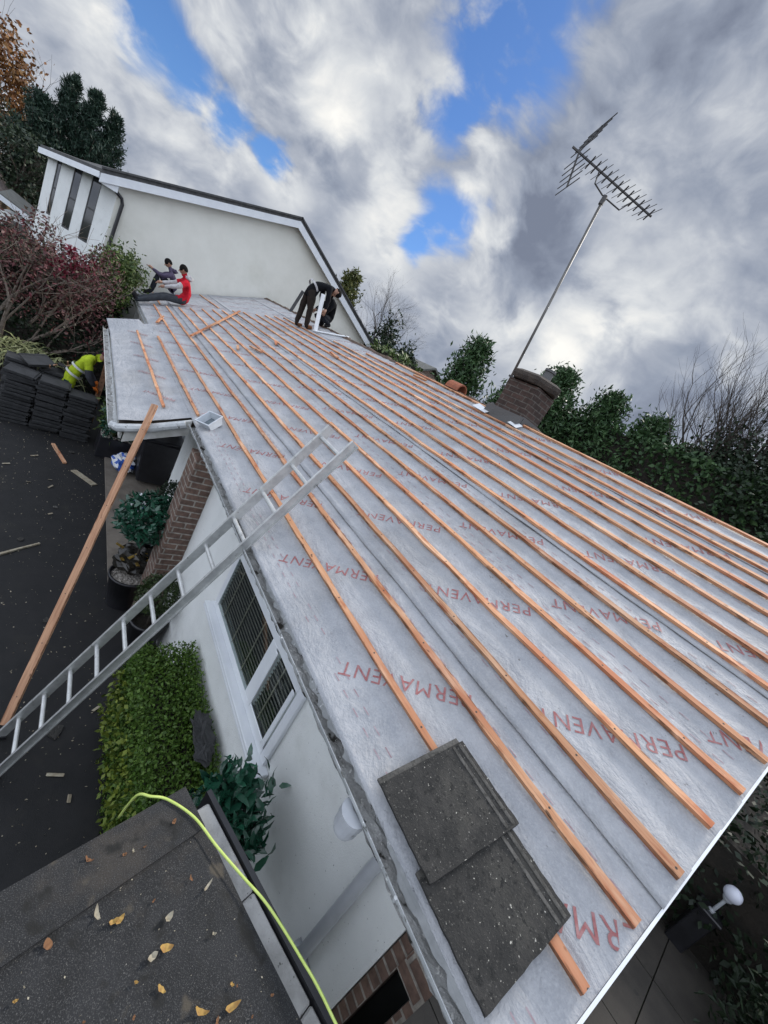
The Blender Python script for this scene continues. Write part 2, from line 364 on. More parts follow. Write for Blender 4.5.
def branch(mb, p, d, L, r, depth, tips, spread=.6, gravity=.05, n=5, keep=3):
    pts = [Vector(p)]; rs = [r]; q = Vector(p); dd = Vector(d).normalized()
    for i in range(3):
        dd = (dd + Vector((random.gauss(0, .12), random.gauss(0, .12), random.gauss(0, .08) + gravity))).normalized()
        q = q + dd * L / 3; pts.append(q.copy()); rs.append(r * (1 - .45 * (i + 1) / 3))
    mb.tube(pts, rs, n, cap=False)
    tips.append(q.copy())
    if depth > 0:
        for k in range(keep):
            nd = (dd + Vector((random.gauss(0, spread), random.gauss(0, spread), random.gauss(0, spread * .6)))).normalized()
            branch(mb, pts[random.choice((2, 3, 3))], nd, L * random.uniform(.62, .85), rs[-1] * .8, depth - 1, tips, spread, gravity, max(3, n - 1), keep)

# ------------------------------------------------------------------ the roof plane
TH = R(26.855); CT, ST = math.cos(TH), math.sin(TH)
def rp(x, s, h=0.0): return Vector((x, s * CT + (1.85 - h) * ST, 4 + s * ST - (1.85 - h) * CT))
UP = Vector((0, -ST, CT))
S_EAVE, S_RIDGE = .46, 4.68
X_VERGE, X_FAR = .30, -16.15
RIDGE = rp(0, S_RIDGE)

# ================================================================== SETTING
g = MB(); n = 24; ext = 220
g.add([(-ext, -ext, -.012), (ext, -ext, -.012), (ext, ext, -.012), (-ext, ext, -.012)], [(0, 1, 2, 3)])
structure('ground', g, 'grass')
g = MB(); g.add([(-13.2, -14, 0), (2.5, -14, 0), (2.5, 1.46, 0), (-13.2, 1.46, 0)], [(0, 1, 2, 3)]); structure('driveway', g, 'asphalt')
g = MB(); g.add([(-40, -14, -.006), (-13.2, -14, -.006), (-13.2, 3, -.006), (-40, 3, -.006)], [(0, 1, 2, 3)]); structure('garden_bed', g, 'soil')
g = MB(); g.box((-9.3, 1.02, -.05), (-4.9, 2.2, .035)); structure('path', g, 'path')
g = MB()                                                     # patio by the gable end: single slabs with open joints
for i in range(6):
    for j in range(8):
        x0, y0 = .02 + i * .62, 2.2 + j * .92
        dz = random.uniform(-.003, .003)
        g.box((x0 + .006, y0 + .006, -.04), (x0 + .614, y0 + .914, .022 + dz))
structure('patio', g, 'slab')

# ================================================================== THE BUNGALOW
house = thing('bungalow', 'white rendered bungalow with its long roof stripped to grey membrane and orange battens', 'house', (-5, 1.5, 0))
w = MB()
ye, zt = 1.5, 2.42
w.box((-4.4, ye, 0), (-.15, ye + .25, zt))                    # front wall
w.box((-.15, ye + .25, 0), (.05, 8.6, zt))                    # gable end
w.prism([(1.75, zt), (8.6, zt), (5.0, 4.2)], 'x', -.15, .05)
w.box((-16.1, 2.2, 0), (-4.4, 2.45, zt))                      # recessed porch wall
w.box((-6.2, 1.60, 0), (-4.4, 1.75, zt)); w.box((-4.62, 1.75, 0), (-4.4, 2.2, zt))
w.box((-16.1, 8.5, 0), (-.15, 8.7, zt))
w.build('wall', 'render', house)
# brick at the corner, with the dark opening below
b = MB()
b.box((-.145, ye + .03, 0), (-.085, ye + .24, 2.40)); b.box((-.085, ye + .02, 1.95), (.05, ye + .24, 2.40)); b.box((.015, ye + .02, 0), (.05, ye + .24, 1.95))
b.build('brick_quoin', 'brick', house)
b = MB(); b.box((-.084, ye + .20, 0), (.014, ye + .23, 1.95)); b.build('dark_opening_sheet', 'black', house)  # black sheet stands in for the dark depth of the opening
pl = MB(); pl.box((-4.42, 1.245, 0), (-4.10, ye - .003, 2.36)); pl.build('brick_pillar', 'brick', house)
# porch door
d = MB(); d.box((-9.6, 2.12, .04), (-8.6, 2.19, 2.05)); fr = d.build('door', 'upvc', house)
d = MB(); d.box((-9.5, 2.095, .12), (-8.7, 2.117, 1.98)); d.build('panel', 'glass', fr)
po = MB(); po.bar((-10.0, .72, 0), (-10.0, .72, 2.15), .09, .09, (1, 0, 0)); po.build('porch_post', 'plank', house)
po = MB(); po.bar((-13.2, 1.35, 0), (-13.2, 1.35, 2.45), .09, .09, (1, 0, 0)); po.bar((-14.4, 1.35, 0), (-14.4, 1.35, 2.45), .09, .09, (1, 0, 0)); po.build('porch_posts', 'fascia', house)

# window
x0, x1, z0, z1 = -2.84, -1.28, 1.50, 2.17
f = MB(); yf = ye - .035
def fr_bar(a, b_, c, d_): f.box((a, yf, c), (b_, ye - .002, d_))
fr_bar(x0, x0 + .07, z0, z1); fr_bar(x1 - .07, x1, z0, z1); fr_bar(x0 + .07, x1 - .07, z0, z0 + .065); fr_bar(x0 + .07, x1 - .07, z1 - .07, z1)
xm = -1.775; fr_bar(xm - .045, xm + .045, z0 + .065, z1 - .07)
f.box((xm + .05, yf - .012, z0 + .07), (xm + .095, yf - .002, z1 - .075)); f.box((x1 - .115, yf - .012, z0 + .07), (x1 - .075, yf - .002, z1 - .075))
f.box((xm + .095, yf - .012, z0 + .07), (x1 - .115, yf - .002, z0 + .11))
win = f.build('window', 'upvc', house, bevel=.004)
s_ = MB(); s_.box((x0 - .06, ye - .10, z0 - .035), (x1 + .06, ye - .003, z0 - .003)); s_.box((x0 - .06, ye - .10, z0 - .06), (x1 + .06, ye - .085, z0 - .035)); s_.build('sill', 'upvc', win, bevel=.004)
s_ = MB()
for a, b_ in ((x0 + .075, xm - .05), (xm + .1, x1 - .12)):
    s_.box((a, ye - .0045, z0 + .07), (b_, ye - .0025, z1 - .075))
s_.build('dark_room_backing', 'glass', win)  # dark sheets in place of the unlit room behind the blind
s_ = MB()
for a, b_ in ((x0 + .07, xm - .045), (xm + .095, x1 - .115)): s_ = MB(); s_.box((a, ye - .0305, z0 + .066), (b_, ye - .0285, z1 - .071)); s_.build('pane', 'clearglass', win)
bl = MB(); cords = []
for a, b_, nt in ((x0 + .071, xm - .046, 3), (xm + .096, x1 - .116, 1)):
    for k in range(15):
        z = z0 + .085 + k * .036
        bl.obox(((a + b_) / 2, ye - .014, z), ((b_ - a) / 2, 0, 0), (0, .003, .003), (0, -.0006, .0008))
    for q in range(nt):
        xx = a + (b_ - a) * ((q + .6) / (nt + .2) if nt > 1 else .42); cd = MB(); cd.box((xx - .006, ye - .0265, z0 + .08), (xx + .006, ye - .0235, z1 - .08)); cords.append(cd)
bl.build('venetian_blind', 'blind', win); [cd.build('blind_tape', 'cord', win) for cd in cords]

# roof deck (front slope, porch extension, rear slope)
r = MB()
def slab(x0, x1, s0, s1, h0=-.13, h1=-.012):
    q = [rp(x, s, h) for h in (h0, h1) for x, s in ((x0, s0), (x1, s0), (x1, s1), (x0, s1))]
    r.add(q, [(0, 3, 2, 1), (4, 5, 6, 7), (0, 1, 5, 4), (1, 2, 6, 5), (2, 3, 7, 6), (3, 0, 4, 7)])
slab(X_FAR, X_VERGE - .012, S_EAVE + .02, S_RIDGE - .05)
slab(-10.15, -4.9, -.27, S_EAVE + .02)
roof = r.build('roof', 'deck', house)
r = MB(); a, b_ = rp(X_FAR, S_RIDGE - .045, -.01), rp(X_VERGE - .012, S_RIDGE - .045, -.01)
y2, z2 = 9.0, a.z - (9.0 - a.y) * .5063
r.add([a, b_, (b_.x, y2, z2), (a.x, y2, z2), (a.x, a.y, a.z - .12), (b_.x, b_.y, b_.z - .12), (b_.x, y2, z2 - .12), (a.x, y2, z2 - .12)],
      [(0, 1, 2, 3), (7, 6, 5, 4), (0, 4, 5, 1), (1, 5, 6, 2), (2, 6, 7, 3), (3, 7, 4, 0)])
r.build('rear_slope', 'browntile', roof)

# membrane: overlapping sheets, each with a lifted, slightly rumpled lower edge
def m_wave(x, s, base): return noise.noise(Vector((x * 1.1, s * 4.0, base * 50))) * .007 + abs(noise.noise(Vector((x * 2.3 - s * 3, s * 5 + x, 3)))) * .010 + abs(noise.noise(Vector((x * 5 + s * 6, s * 2 - x, 8)))) * .005 - .0012 * (1 - math.cos(2 * math.pi * x / .45))
def m_height(x, s, s0, base, lift):
    d = s - s0; return base + m_wave(x, s, base) * (1 - math.exp(-d / .05)) + lift * math.exp(-d / .07) * (1 + .5 * noise.noise(Vector((x * 2.2, 7, base))))
def sheet(x0, x1, s0, s1, base=.0, lift=.012, nx=220, ns=14, curl=None):
    mb = MB(); vs = []; fs = []
    for j in range(ns + 1):
        tt = j / ns; s = s0 + (s1 - s0) * tt ** 1.3
        for i in range(nx + 1):
            x = x0 + (x1 - x0) * i / nx
            d = s - s0; h = m_height(x, s, s0, base, lift)
            ss = s + (.010 * noise.noise(Vector((x * 1.3, 1.7, base * 9))) * math.exp(-d / .2))
            if curl: h += curl(x, s)
            vs.append(rp(x, ss, h))
    W_ = nx + 1
    for j in range(ns):
        for i in range(nx): fs.append((j * W_ + i, j * W_ + i + 1, (j + 1) * W_ + i + 1, (j + 1) * W_ + i))
    top = len(vs)                                              # a hem gives the lower edge its thickness
    for i in range(nx + 1):
        v = vs[i].copy() - UP * .003; vs.append(v)
    for i in range(nx): fs.append((i, top + i, top + i + 1, i + 1))
    mb.add(vs, fs)
    return mb.build('membrane_sheet', 'membrane', roof, smooth=True)
SH = [(S_EAVE - .02, 1.29), (1.22, 2.73), (2.66, 4.16), (4.09, S_RIDGE)]
for k, (a, b_) in enumerate(SH):
    sheet(X_FAR + .02, X_VERGE + (.004 * k), a + (.015 if k == 0 else 0), b_, base=.0 + (.004 if k else 0), lift=.004 if k == 0 else .011)
def pcurl(x, s):
    d1 = max(0, (-9.75 - x) / .35); c = .16 * d1 ** 2
    d2 = max(0, (x + 5.35) / .45); e = max(0, (.05 - s) / .3)
    return c * (1 if s < .3 else .5) + .035 * d2 * e
sheet(-10.12, -4.86, -.27, S_EAVE + .03, base=.003, lift=.004, nx=90, curl=pcurl)

def on_top(x, s, off=.0022):
    k = max(i for i in range(4) if i == 0 or s > SH[i][0]); a = SH[k][0] + (.015 if k == 0 else 0)
    return rp(x, s, m_height(x, s, a, .004 if k else 0, .011 if k else .004) + off)
# printed lettering and dashes on the membrane
def text_mesh(body, size):
    cu = bpy.data.curves.new('lettering', 'FONT'); cu.body = body; cu.size = size; cu.align_x = 'CENTER'; cu.align_y = 'CENTER'; cu.space_character = 1.12
    o = bpy.data.objects.new('lettering', cu); col.objects.link(o); bpy.context.view_layer.update()
    dg = bpy.context.evaluated_depsgraph_get(); me = bpy.data.meshes.new_from_object(o.evaluated_get(dg))
    vs = [v.co.copy() for v in me.vertices]; fs = [tuple(p.vertices) for p in me.polygons]
    bpy.data.objects.remove(o); bpy.data.meshes.remove(me); bpy.data.curves.remove(cu)
    return vs, fs
tv, tf = text_mesh('PERMAVENT', .118)
pr = MB()
rows = [(.87, -.94, .0), (1.64, -1.23, .3), (2.36, -.75, .1), (3.08, -1.0, .5), (3.80, -.9, .2), (4.42, -1.2, .4)]
ang = math.atan2(-.43, -.40)
for s0, xs, _ in rows:
    for k in range(-1, 17):
        cx = xs + .08 - .975 * k
        if cx > X_VERGE + .3: continue
        ca, sa = math.cos(ang), math.sin(ang)
        pts = []; ok = True
        for v in tv:
            q = (cx + v.x * ca - v.y * sa, s0 + v.x * sa + v.y * ca)
            if q[0] > X_VERGE - .01 or q[0] < -15.9 or q[1] < S_EAVE + .03 or q[1] > S_RIDGE - .03: ok = False
            pts.append(q)
        if cx > X_VERGE - .3:                                   # word cut by the verge
            keep = [i for i, q in enumerate(pts) if q[0] < X_VERGE - .01]
            kf = [f_ for f_ in tf if all(i in set(keep) for i in f_)]
        else:
            kf = [f_ for f_ in tf if all(S_EAVE + .03 < pts[i][1] < S_RIDGE - .03 and -15.9 < pts[i][0] for i in f_)]
        if kf: pr.add([on_top(q[0], max(.47, q[1])) for q in pts], kf)
for s0 in (.20,):
    for k in range(5):
        cx = -5.7 - .975 * k
        pr.add([rp(cx + v.x * math.cos(ang) - v.y * math.sin(ang), s0 + (v.x * math.sin(ang) + v.y * math.cos(ang)) * .6, .016) for v in tv], tf)
pr.build('printed_lettering', 'print', roof, fix=False)
ds = MB()
for s0 in (.565, .615, 1.13, 1.34, 1.40, 2.02, 2.09, 2.57, 2.80, 3.45, 3.52, 4.0, 4.24):
    x = X_FAR + .3 + random.random() * .1
    while x < X_VERGE - .08:
        if random.random() < .9:
            ds.add([on_top(x, s0), on_top(x + .05, s0 + .002), on_top(x + .05, s0 + .0075), on_top(x, s0 + .0055)], [(0, 1, 2, 3)])
        x += .105
ds.build('printed_dashes', 'dash', roof, fix=False)

# battens nailed on in rows, each length of timber its own piece
ROWS = [(.80, -13.4), (1.087, -13.15), (1.38, -13.0), (1.66, -12.95), (1.945, -12.9), (2.215, -12.85), (2.46, -12.8), (2.741, -12.8), (2.996, -12.6),
        (3.264, -12.3), (3.50, -12.2), (3.725, -12.1), (3.94, -11.9), (4.127, -8.9), (4.342, -7.7), (4.60, -6.9)]
for k, (s0, xf) in enumerate(ROWS):
    x = X_VERGE - .015 + random.uniform(-.012, .01); first = True
    while x > xf + .3:
        L = random.uniform(3.4, 5.2) if not first else random.uniform(3.2, 4.8)
        xe = max(xf, x - L)
        if xe - xf < .8: xe = xf
        if k == 0 and first: xe = -4.0
        j0, j1 = random.uniform(-.008, .008), random.uniform(-.008, .008)
        stick('roof_batten', rp(xe, s0 + j0, .011), rp(x - .006, s0 + j1, .011), random.uniform(.034, .038), .024, 'batten', UP, roof, wobble=.010)
        x = xe; first = False
stick('roof_batten', rp(-9.25, .52, .014), rp(-4.86, .53, .014), .037, .024, 'batten', UP, roof, .006)
stick('roof_batten', rp(-9.75, .20, .018), rp(-5.22, .205, .022), .037, .024, 'batten', UP, roof, .006)
stick('roof_batten', rp(-16.0, 2.40, .008), rp(-13.2, 2.45, .008), .037, .024, 'batten', UP, roof, .006)
stick('roof_batten', rp(-15.9, 1.0, .008), rp(-13.5, .97, .008), .037, .024, 'batten', UP, roof, .006)

# verge strip, ridge mortar bed
v = MB(); v.obox((rp(X_VERGE + .006, S_EAVE, -.016) + rp(X_VERGE + .006, S_RIDGE, -.016)) / 2, (.005, 0, 0), (rp(0, S_RIDGE) - rp(0, S_EAVE)) / 2, UP * .022); v.build('verge_strip', 'upvc', roof)
mb = MB(); vs = []; fs = []; nx = 260
for i in range(nx + 1):
    x = X_FAR + .05 + (-3.2 - X_FAR) * i / nx
    hh = .035 + .03 * noise.noise(Vector((x * 4, 0, 0))) + .02 * noise.noise(Vector((x * 13, 2, 0)))
    hh = max(hh, .004); a = rp(x, S_RIDGE - .10 - .03 * noise.noise(Vector((x * 5, 5, 0))), .0)
    vs += [a, rp(x, S_RIDGE - .03, hh), (x, RIDGE.y + .06, RIDGE.z + hh * .8), (x, RIDGE.y + .16, RIDGE.z - .09)]
for i in range(nx):
    for k in range(3): fs.append((i * 4 + k, i * 4 + k + 1, i * 4 + k + 5, i * 4 + k + 4))
mb.add(vs, fs); mb.build('ridge_mortar', 'mortar', roof)

# gutters
def channel(mb, p0, p1, r_=.047, t=.004, n=9):
    p0, p1 = Vector(p0), Vector(p1); d = (p1 - p0).normalized(); side = d.cross(Vector((0, 0, 1))).normalized(); up = side.cross(d)
    vs = []; L = (p1 - p0).length; m = max(1, int(L / .6))
    for q in range(m + 1):
        p = p0.lerp(p1, q / m)
        for rr in (r_, r_ - t):
            for k in range(n + 1):
                a = math.pi * k / n; vs.append(p + side * rr * math.cos(a) - up * rr * math.sin(a))
    st = 2 * (n + 1); fs = []
    for q in range(m):
        o = q * st
        for k in range(n): fs += [(o + k, o + k + 1, o + st + k + 1, o + st + k), (o + n + 1 + k, o + st + n + 1 + k, o + st + n + 2 + k, o + n + 2 + k)]
        fs += [(o, o + st, o + st + n + 1, o + n + 1), (o + n, o + 2 * n + 1, o + st + 2 * n + 1, o + st + n)]
    for o in (0, m * st):
        for k in range(n): fs.append((o + k, o + n + 1 + k, o + n + 2 + k, o + k + 1))
    mb.add(vs, fs)
gz = rp(0, S_EAVE).z - .035
gt = MB(); channel(gt, (-4.72, 1.246, gz), (.36, 1.246, gz)); channel(gt, (-16.1, 1.246, gz), (-10.25, 1.246, gz))
gz2 = rp(0, -.27).z - .035; gy2 = rp(0, -.27).y - .05
channel(gt, (-10.3, gy2, gz2), (-4.93, gy2, gz2))
gt.tube([(-4.93, gy2, gz2 - .02), (-4.86, gy2 + .05, gz2 - .01), (-4.80, gy2 + .3, gz2 + .1), (-4.74, 1.18, gz - .03)], .048, 10)
for x in (-3.9, -2.7, -1.42, -.2): gt.tube([(x, 1.246 + .050 * math.cos(math.pi * k / 8), gz - .050 * math.sin(math.pi * k / 8)) for k in range(9)], .007, 6)
gutter = gt.build('gutter', 'gutter', house, smooth=False)
dm = MB(); vs = []; fs = []
for x0_, x1_, y_, z_ in ((-4.7, .33, 1.246, gz), (-10.25, -4.96, gy2, gz2)):
    n0 = len(dm.v); m = int((x1_ - x0_) / .03); vs = []; fs = []
    for i in range(m + 1):
        x = x0_ + (x1_ - x0_) * i / m
        for k in range(5):
            yy = (-.040 + .08 * k / 4); hb = -.030 + .018 * noise.noise(Vector((x * 5, yy * 20, y_))) + .022 * noise.noise(Vector((x * 19, yy * 30, 4)))
            vs.append((x, y_ + yy, z_ + max(hb, -.040)))
    for i in range(m):
        for k in range(4): fs.append((i * 5 + k, i * 5 + k + 1, i * 5 + k + 6, i * 5 + k + 5))
    dm.add(vs, fs)
dm.build('gutter_dirt', 'moss', gutter)
ou = MB(); ou.lathe([(.062, .0), (.062, -.035), (.054, -.04), (.056, -.055), (.056, -.085), (.048, -.09), (.046, -.11)], (-.50, 1.215, gz - .04), 18); ou.build('outlet', 'pipe', gutter, smooth=False)
dp = MB(); dp.tube([(-.36, 1.36, gz - .06), (-.36, 1.44, gz - .12), (-.375, 1.458, gz - .25), (-.385, 1.458, gz - .40), (-.385, 1.458, .1)], .032, 16)
for z in (1.3, .5): dp.tube([(-.385, 1.44, z), (-.385, 1.44, z + .05)], .043, 14); dp.box((-.45, 1.46, z + .01), (-.32, 1.497, z + .04))
dp.build('downpipe', 'pipe', house, smooth=True)
fa = MB(); fa.box((-4.7, 1.30, gz - .07), (X_VERGE - .03, 1.32, gz + .0)); fa.box((-4.62, 1.322, gz - .07), (X_VERGE - .03, 1.498, gz - .055))
fa.box((-16.1, 1.27, gz - .17), (-10.2, 1.295, gz)); fa.box((-10.15, gy2 + .09, gz2 - .16), (-4.95, gy2 + .115, gz2 - .0))
fa.add([(-4.90, gy2 + .12, gz2 - .16), (-4.86, gy2 + .12, gz2 - .16), (-4.80, 1.25, gz - .17), (-4.84, 1.25, gz - .17), (-4.90, gy2 + .12, gz2 + .02), (-4.86, gy2 + .12, gz2 + .02), (-4.80, 1.25, gz + .02), (-4.84, 1.25, gz + .02)],
       [(0, 3, 2, 1), (4, 5, 6, 7), (0, 1, 5, 4), (1, 2, 6, 5), (2, 3, 7, 6), (3, 0, 4, 7)])
fa.build('fascia', 'fascia', house)

# chimney: brick stack, oversailing cap, pot, lead flashing
cx0, cx1, cy0, cy1 = -4.04, -3.50, 4.86, 5.34
c = MB(); c.box((cx0, cy0, 4.1), (cx1, cy1, 4.98)); c.box((cx0 + .08, cy0 + .06, 4.98), (cx1 - .08, cy1 - .06, 5.0))
chim = c.build('chimney', 'chimbrick', house)
c = MB(); c.lathe([(.46, 0), (.50, .05), (.50, .10), (.38, .14)], (0, 0, 0), 6)
c.v = [((cx0 + cx1) / 2 + v_[0] * .86, (cy0 + cy1) / 2 + v_[1] * .78, 5.0 + v_[2]) for v_ in c.v]; c.build('chimney_cap', 'chimcap', chim)
c = MB(); c.lathe([(.08, 0), (.07, .12), (.07, .15), (.085, .16), (.085, .19), (.06, .19), (.06, .05)], (-3.70, 5.14, 5.12), 16); c.build('chimney_pot', 'lead', chim)
c = MB(); zf = rp(0, S_RIDGE).z
for a, b_ in (((cx0 - .05, cy0 - .10, zf - .17), (cx1 + .05, cy0 - .012, zf + .06)), ((cx1 + .004, cy0 - .008, zf - .17), (cx1 + .06, cy1, zf + .08)), ((cx0 - .06, cy0 - .008, zf - .17), (cx0 - .004, cy1, zf + .08))): c.box(a, b_)
c.v = [(v_[0] + .02 * noise.noise(Vector(v_) * 7), v_[1] + .02 * noise.noise(Vector(v_) * 5), v_[2] + .03 * noise.noise(Vector(v_) * 6)) for v_ in c.v]
c.build('flashing', 'lead', chim)
for x, y, sx in ((-4.12, 4.72, .16), (-3.45, 4.74, .10)):
    c = MB(); z = rp(0, 0).z + (y - rp(0, 0).y) * .5063
    c.add([(x - sx, y - .03, z + .05), (x + sx, y - .05, z + .03), (x + sx * .8, y + .09, z + .10), (x - sx, y + .10, z + .13)], [(0, 1, 2, 3)]); c.build('loose_flashing_corner', 'upvc', chim, fix=False)

# ================================================================== TV AERIAL
base = Vector((-4.36, 5.3, 4.55)); topm = Vector((-4.70, 5.3, 7.80))
ant = thing('tv_aerial', 'dark television aerial on a tall mast strapped to the brick chimney', 'aerial', base)
a = MB(); a.tube([base, topm], .021, 10); a.build('mast', 'mast', ant, smooth=True)
a = MB(); a.bar((-4.44, 5.3, 4.9), (-4.02, 5.2, 4.9), .03, .03); a.bar((-4.44, 5.27, 4.75), (-4.02, 5.2, 4.7), .02, .02); a.bar((-4.46, 5.3, 5.08), (-4.05, 5.2, 5.03), .03, .03); a.build('wall_bracket', 'darkmetal', ant)
bd = Vector((.4836, .8753, 0)).normalized(); ed = Vector((-.8868, .4621, 0)).normalized()
mt = topm + Vector((0, 0, .04))
hz = Vector((0, 0, 1))
bc = mt + hz * .20; B0, B1 = bc - bd * .80, bc + bd * .80
a = MB(); a.bar(B0, B1, .022, .022); a.build('boom', 'darkmetal', ant)
a = MB(); a.tube([mt - bd * .04, mt - bd * .24 + hz * .05, mt - bd * .28 + hz * .2], .010, 6); a.tube([mt + bd * .04, mt + bd * .30 + hz * .0, mt + bd * .42 + hz * .2], .010, 6); a.tube([mt - hz * .10, mt + hz * .02], .035, 8); a.build('cradle', 'darkmetal', ant)
for k in range(12):
    p = B0 + bd * (.34 + k * .11)
    a = MB(); L = .075
    for sx in (-1, 1): a.bar(p - ed * L - hz * .05 * sx, p + ed * L + hz * .05 * sx, .016, .016)
    a.bar(p - ed * .26, p + ed * .26, .006, .006)
    a.build('director', 'darkmetal', ant)
rf0 = B0 + bd * .12
for sgn in (1, -1):
    a = MB(); tip = rf0 + (hz * sgn * .80 - bd * .0) * .50 + bd * .10
    a.bar(rf0, tip, .02, .02, ed)
    for k in range(1, 6):
        q = rf0.lerp(tip, k / 5); a.bar(q - ed * .32, q + ed * .32, .010, .010)
    a.build('reflector', 'darkmetal', ant)

# ================================================================== LADDER
lx0, lx1 = -2.815, -2.475
def lp(x, t): return Vector((x + (.078 * t), .32 + .3576 * t, .25 + .934 * t))
lad = thing('ladder', 'long aluminium ladder leaning on the gutter and rising above the roof', 'ladder', (-2.7, .2, 0))
nrm = Vector((0, .934, -.3576))
for x, t1 in ((lx0, 3.50), (lx1, 3.53)):
    a = MB(); p0, p1 = lp(x, -.265), lp(x, t1); dd = (p1 - p0).normalized(); c_ = (p0 + p1) / 2; L = (p1 - p0).length / 2; sd = dd.cross(nrm).normalized()
    a.obox(c_, dd * L, sd * .004, nrm * .036)
    for q in (-1, 1): a.obox(c_ + nrm * .034 * q + sd * (.010 if x == lx0 else -.010), dd * L, sd * .0065, nrm * .0032)
    a.build('stile', 'alu', lad)
for k in range(12):
    t = .0 + k * .3085; a = MB(); a.tube([lp(lx0 - .004, t), lp(lx1 + .004, t)], .0155, 10)
    rg = a.build('rung', 'alu', lad, smooth=False)
for x in (lx0, lx1):
    a = MB(); p = lp(x, -.265); a.box((p.x - .02, p.y - .05, 0), (p.x + .02, p.y + .05, .03)); a.build('foot', 'black', lad)

# ================================================================== TIMBERS LYING ABOUT
PT, PF = (-4.90, .866, 2.545), (-2.95, .26, .012)
o = stick('plank', PF, PT, .064, .028, 'plank', (.55, -.55, .63), None, .004)
tag(o, 'long brown timber plank leaning from the tarmac up to the porch gutter', 'plank')
o = stick('timber_batten', rp(-12.6, 3.42 * CT + (-.34) * ST, .040), rp(-9.2, 1.83 * CT + (-1.15) * ST, .040), .048, .027, 'batten', UP, None, .003)
tag(o, 'loose orange batten lying slantwise across the nailed rows near the workers', 'batten')
OFF = [((237, 350), (-8.35, 2.46, 0), (-8.05, 2.40, 0), 'short orange offcut lying lowest on the upper membrane, below the red pair'),
       ((0, 0), (-8.30, 2.66, 0), (-7.80, 2.74, 0), 'pair-end orange offcut lying in the middle of the roof below the slanting batten'),
       ((0, 0), (-8.75, 3.24, 0), (-8.45, 3.17, 0), 'small dark red offcut lying between two battens higher up the roof'),
       ((0, 0), (-7.75, 3.98, 0), (-7.30, 3.94, 0), 'broad orange offcut on the upper battens below the white trim'),
       ((0, 0), (-5.95, 4.76, 0), (-5.60, 4.78, 0), 'orange offcut lying just below the ridge, between chimney and kneeling worker'),
       ((0, 0), (-10.6, 1.40, 0), (-11.4, 1.58, 0), 'orange offcut beside the porch roof edge, below the worker in red')]
for _, p, q, lab in OFF:
    f_ = lambda P_: rp(P_[0], P_[1] * CT + (-2.0735 + .5063 * P_[1]) * ST, .036)
    tag(stick('timber_offcut', f_(p), f_(q), .05, .026, 'batten', UP, None, .002), lab, 'offcut', 'timber offcuts on the roof')
tag(stick('timber_offcut', (-8.85, .21, .004), (-8.15, .42, .004), .055, .027, 'batten'), 'short red-orange batten offcut lying on the black tarmac', 'offcut')
tag(stick('timber_offcut', (-7.95, .55, .004), (-7.55, .86, .004), .10, .015, 'paleleaf'), 'flat splintered pale wood scrap on the tarmac beside the path', 'offcut')
tag(stick('twig', (-5.32, -.09, .004), (-5.62, .27, .004), .03, .02, 'paleleaf', (0, 0, 1), None, .03), 'pale broken branch lying on the tarmac at the left edge', 'branch')
for k, (x, y) in enumerate([(-7.44, .26), (-7.21, .28), (-7.24, .01), (-7.7, -.3), (-8.2, .0), (-2.42, .62), (-2.2, .72), (-3.2, .8), (-2.75, .95), (-3.0, .9), (-6.4, .33)]):
    a = MB(); th = random.random() * 6; L = random.uniform(.02, .06)
    a.obox((x, y, .012), (L * math.cos(th), L * math.sin(th), .002), (-.010 * math.sin(th), .010 * math.cos(th), .003), (.006, .002, .005))
    tag(a.build('wood_chip', 'paleleaf'), 'small pale wood chip lying on the dark tarmac', 'wood chip', 'wood chips scattered on the tarmac')
for k in range(12):
    a = MB(); x, y = random.uniform(-9, -2.2), random.uniform(-.6, .95); r0 = random.uniform(.04, .10); n_ = 6; pl_ = [(x + r0 * random.uniform(.5, 1) * math.cos(6.283 * q / n_), y + r0 * random.uniform(.4, .8) * math.sin(6.283 * q / n_)) for q in range(n_)]
    a.prism(pl_, 'z', .003, .018); tag(a.build('tile_shard', 'tile' if k % 3 else 'paletile'), 'broken grey tile shard lying on the dark tarmac', 'tile shard', 'tile shards scattered on the tarmac')
# grit on the tarmac
pts = np.column_stack([rng.uniform(-9.5, -1.6, 1500), rng.uniform(-1.5, 1.0, 1500), np.full(1500, .004)])
a = MB(); a.quads(leaves(pts, .018, .6, 0)); o = a.build('debris', 'paleleaf', fix=False); tag(o, 'pale grit and splinters strewn over the black tarmac', 'debris', None, 'stuff')

# ================================================================== FELT-ROOFED GARAGE UNDER THE CAMERA
A = Vector((-.89, .70, 0)); e1 = Vector((.9615, .2747, 0)); e2 = Vector((.2747, -.9615, 0))
gar = thing('garage', 'flat black felt roofed garage with pale coping beside the house', 'garage', (A + e1 * 1.2 + e2 * 1.7))
def gp(u, v_, z): q = A + e1 * u + e2 * v_; return Vector((q.x, q.y, z))
def gbox(mb, u0, u1, v0, v1, z0, z1): mb.obox((gp((u0 + u1) / 2, (v0 + v1) / 2, (z0 + z1) / 2)), e1 * (u1 - u0) / 2, e2 * (v1 - v0) / 2, (0, 0, (z1 - z0) / 2))
a = MB(); gbox(a, .06, 2.5, .06, 3.4, 0, 2.15); a.build('wall', 'render', gar)
a = MB(); nu, nv = 40, 50; vs = []; fs = []
for i in range(nu + 1):
    for j in range(nv + 1):
        u, v_ = 2.6 * i / nu, 3.5 * j / nv
        z = 2.27 + .006 * noise.noise(Vector((u * 3, v_ * 3, 0))) - .05 * math.exp(-u / .03) - .012 * math.exp(-((u - .13) / .02) ** 2) - .03 * math.exp(-v_ / .015)
        vs.append(gp(u, v_, z))
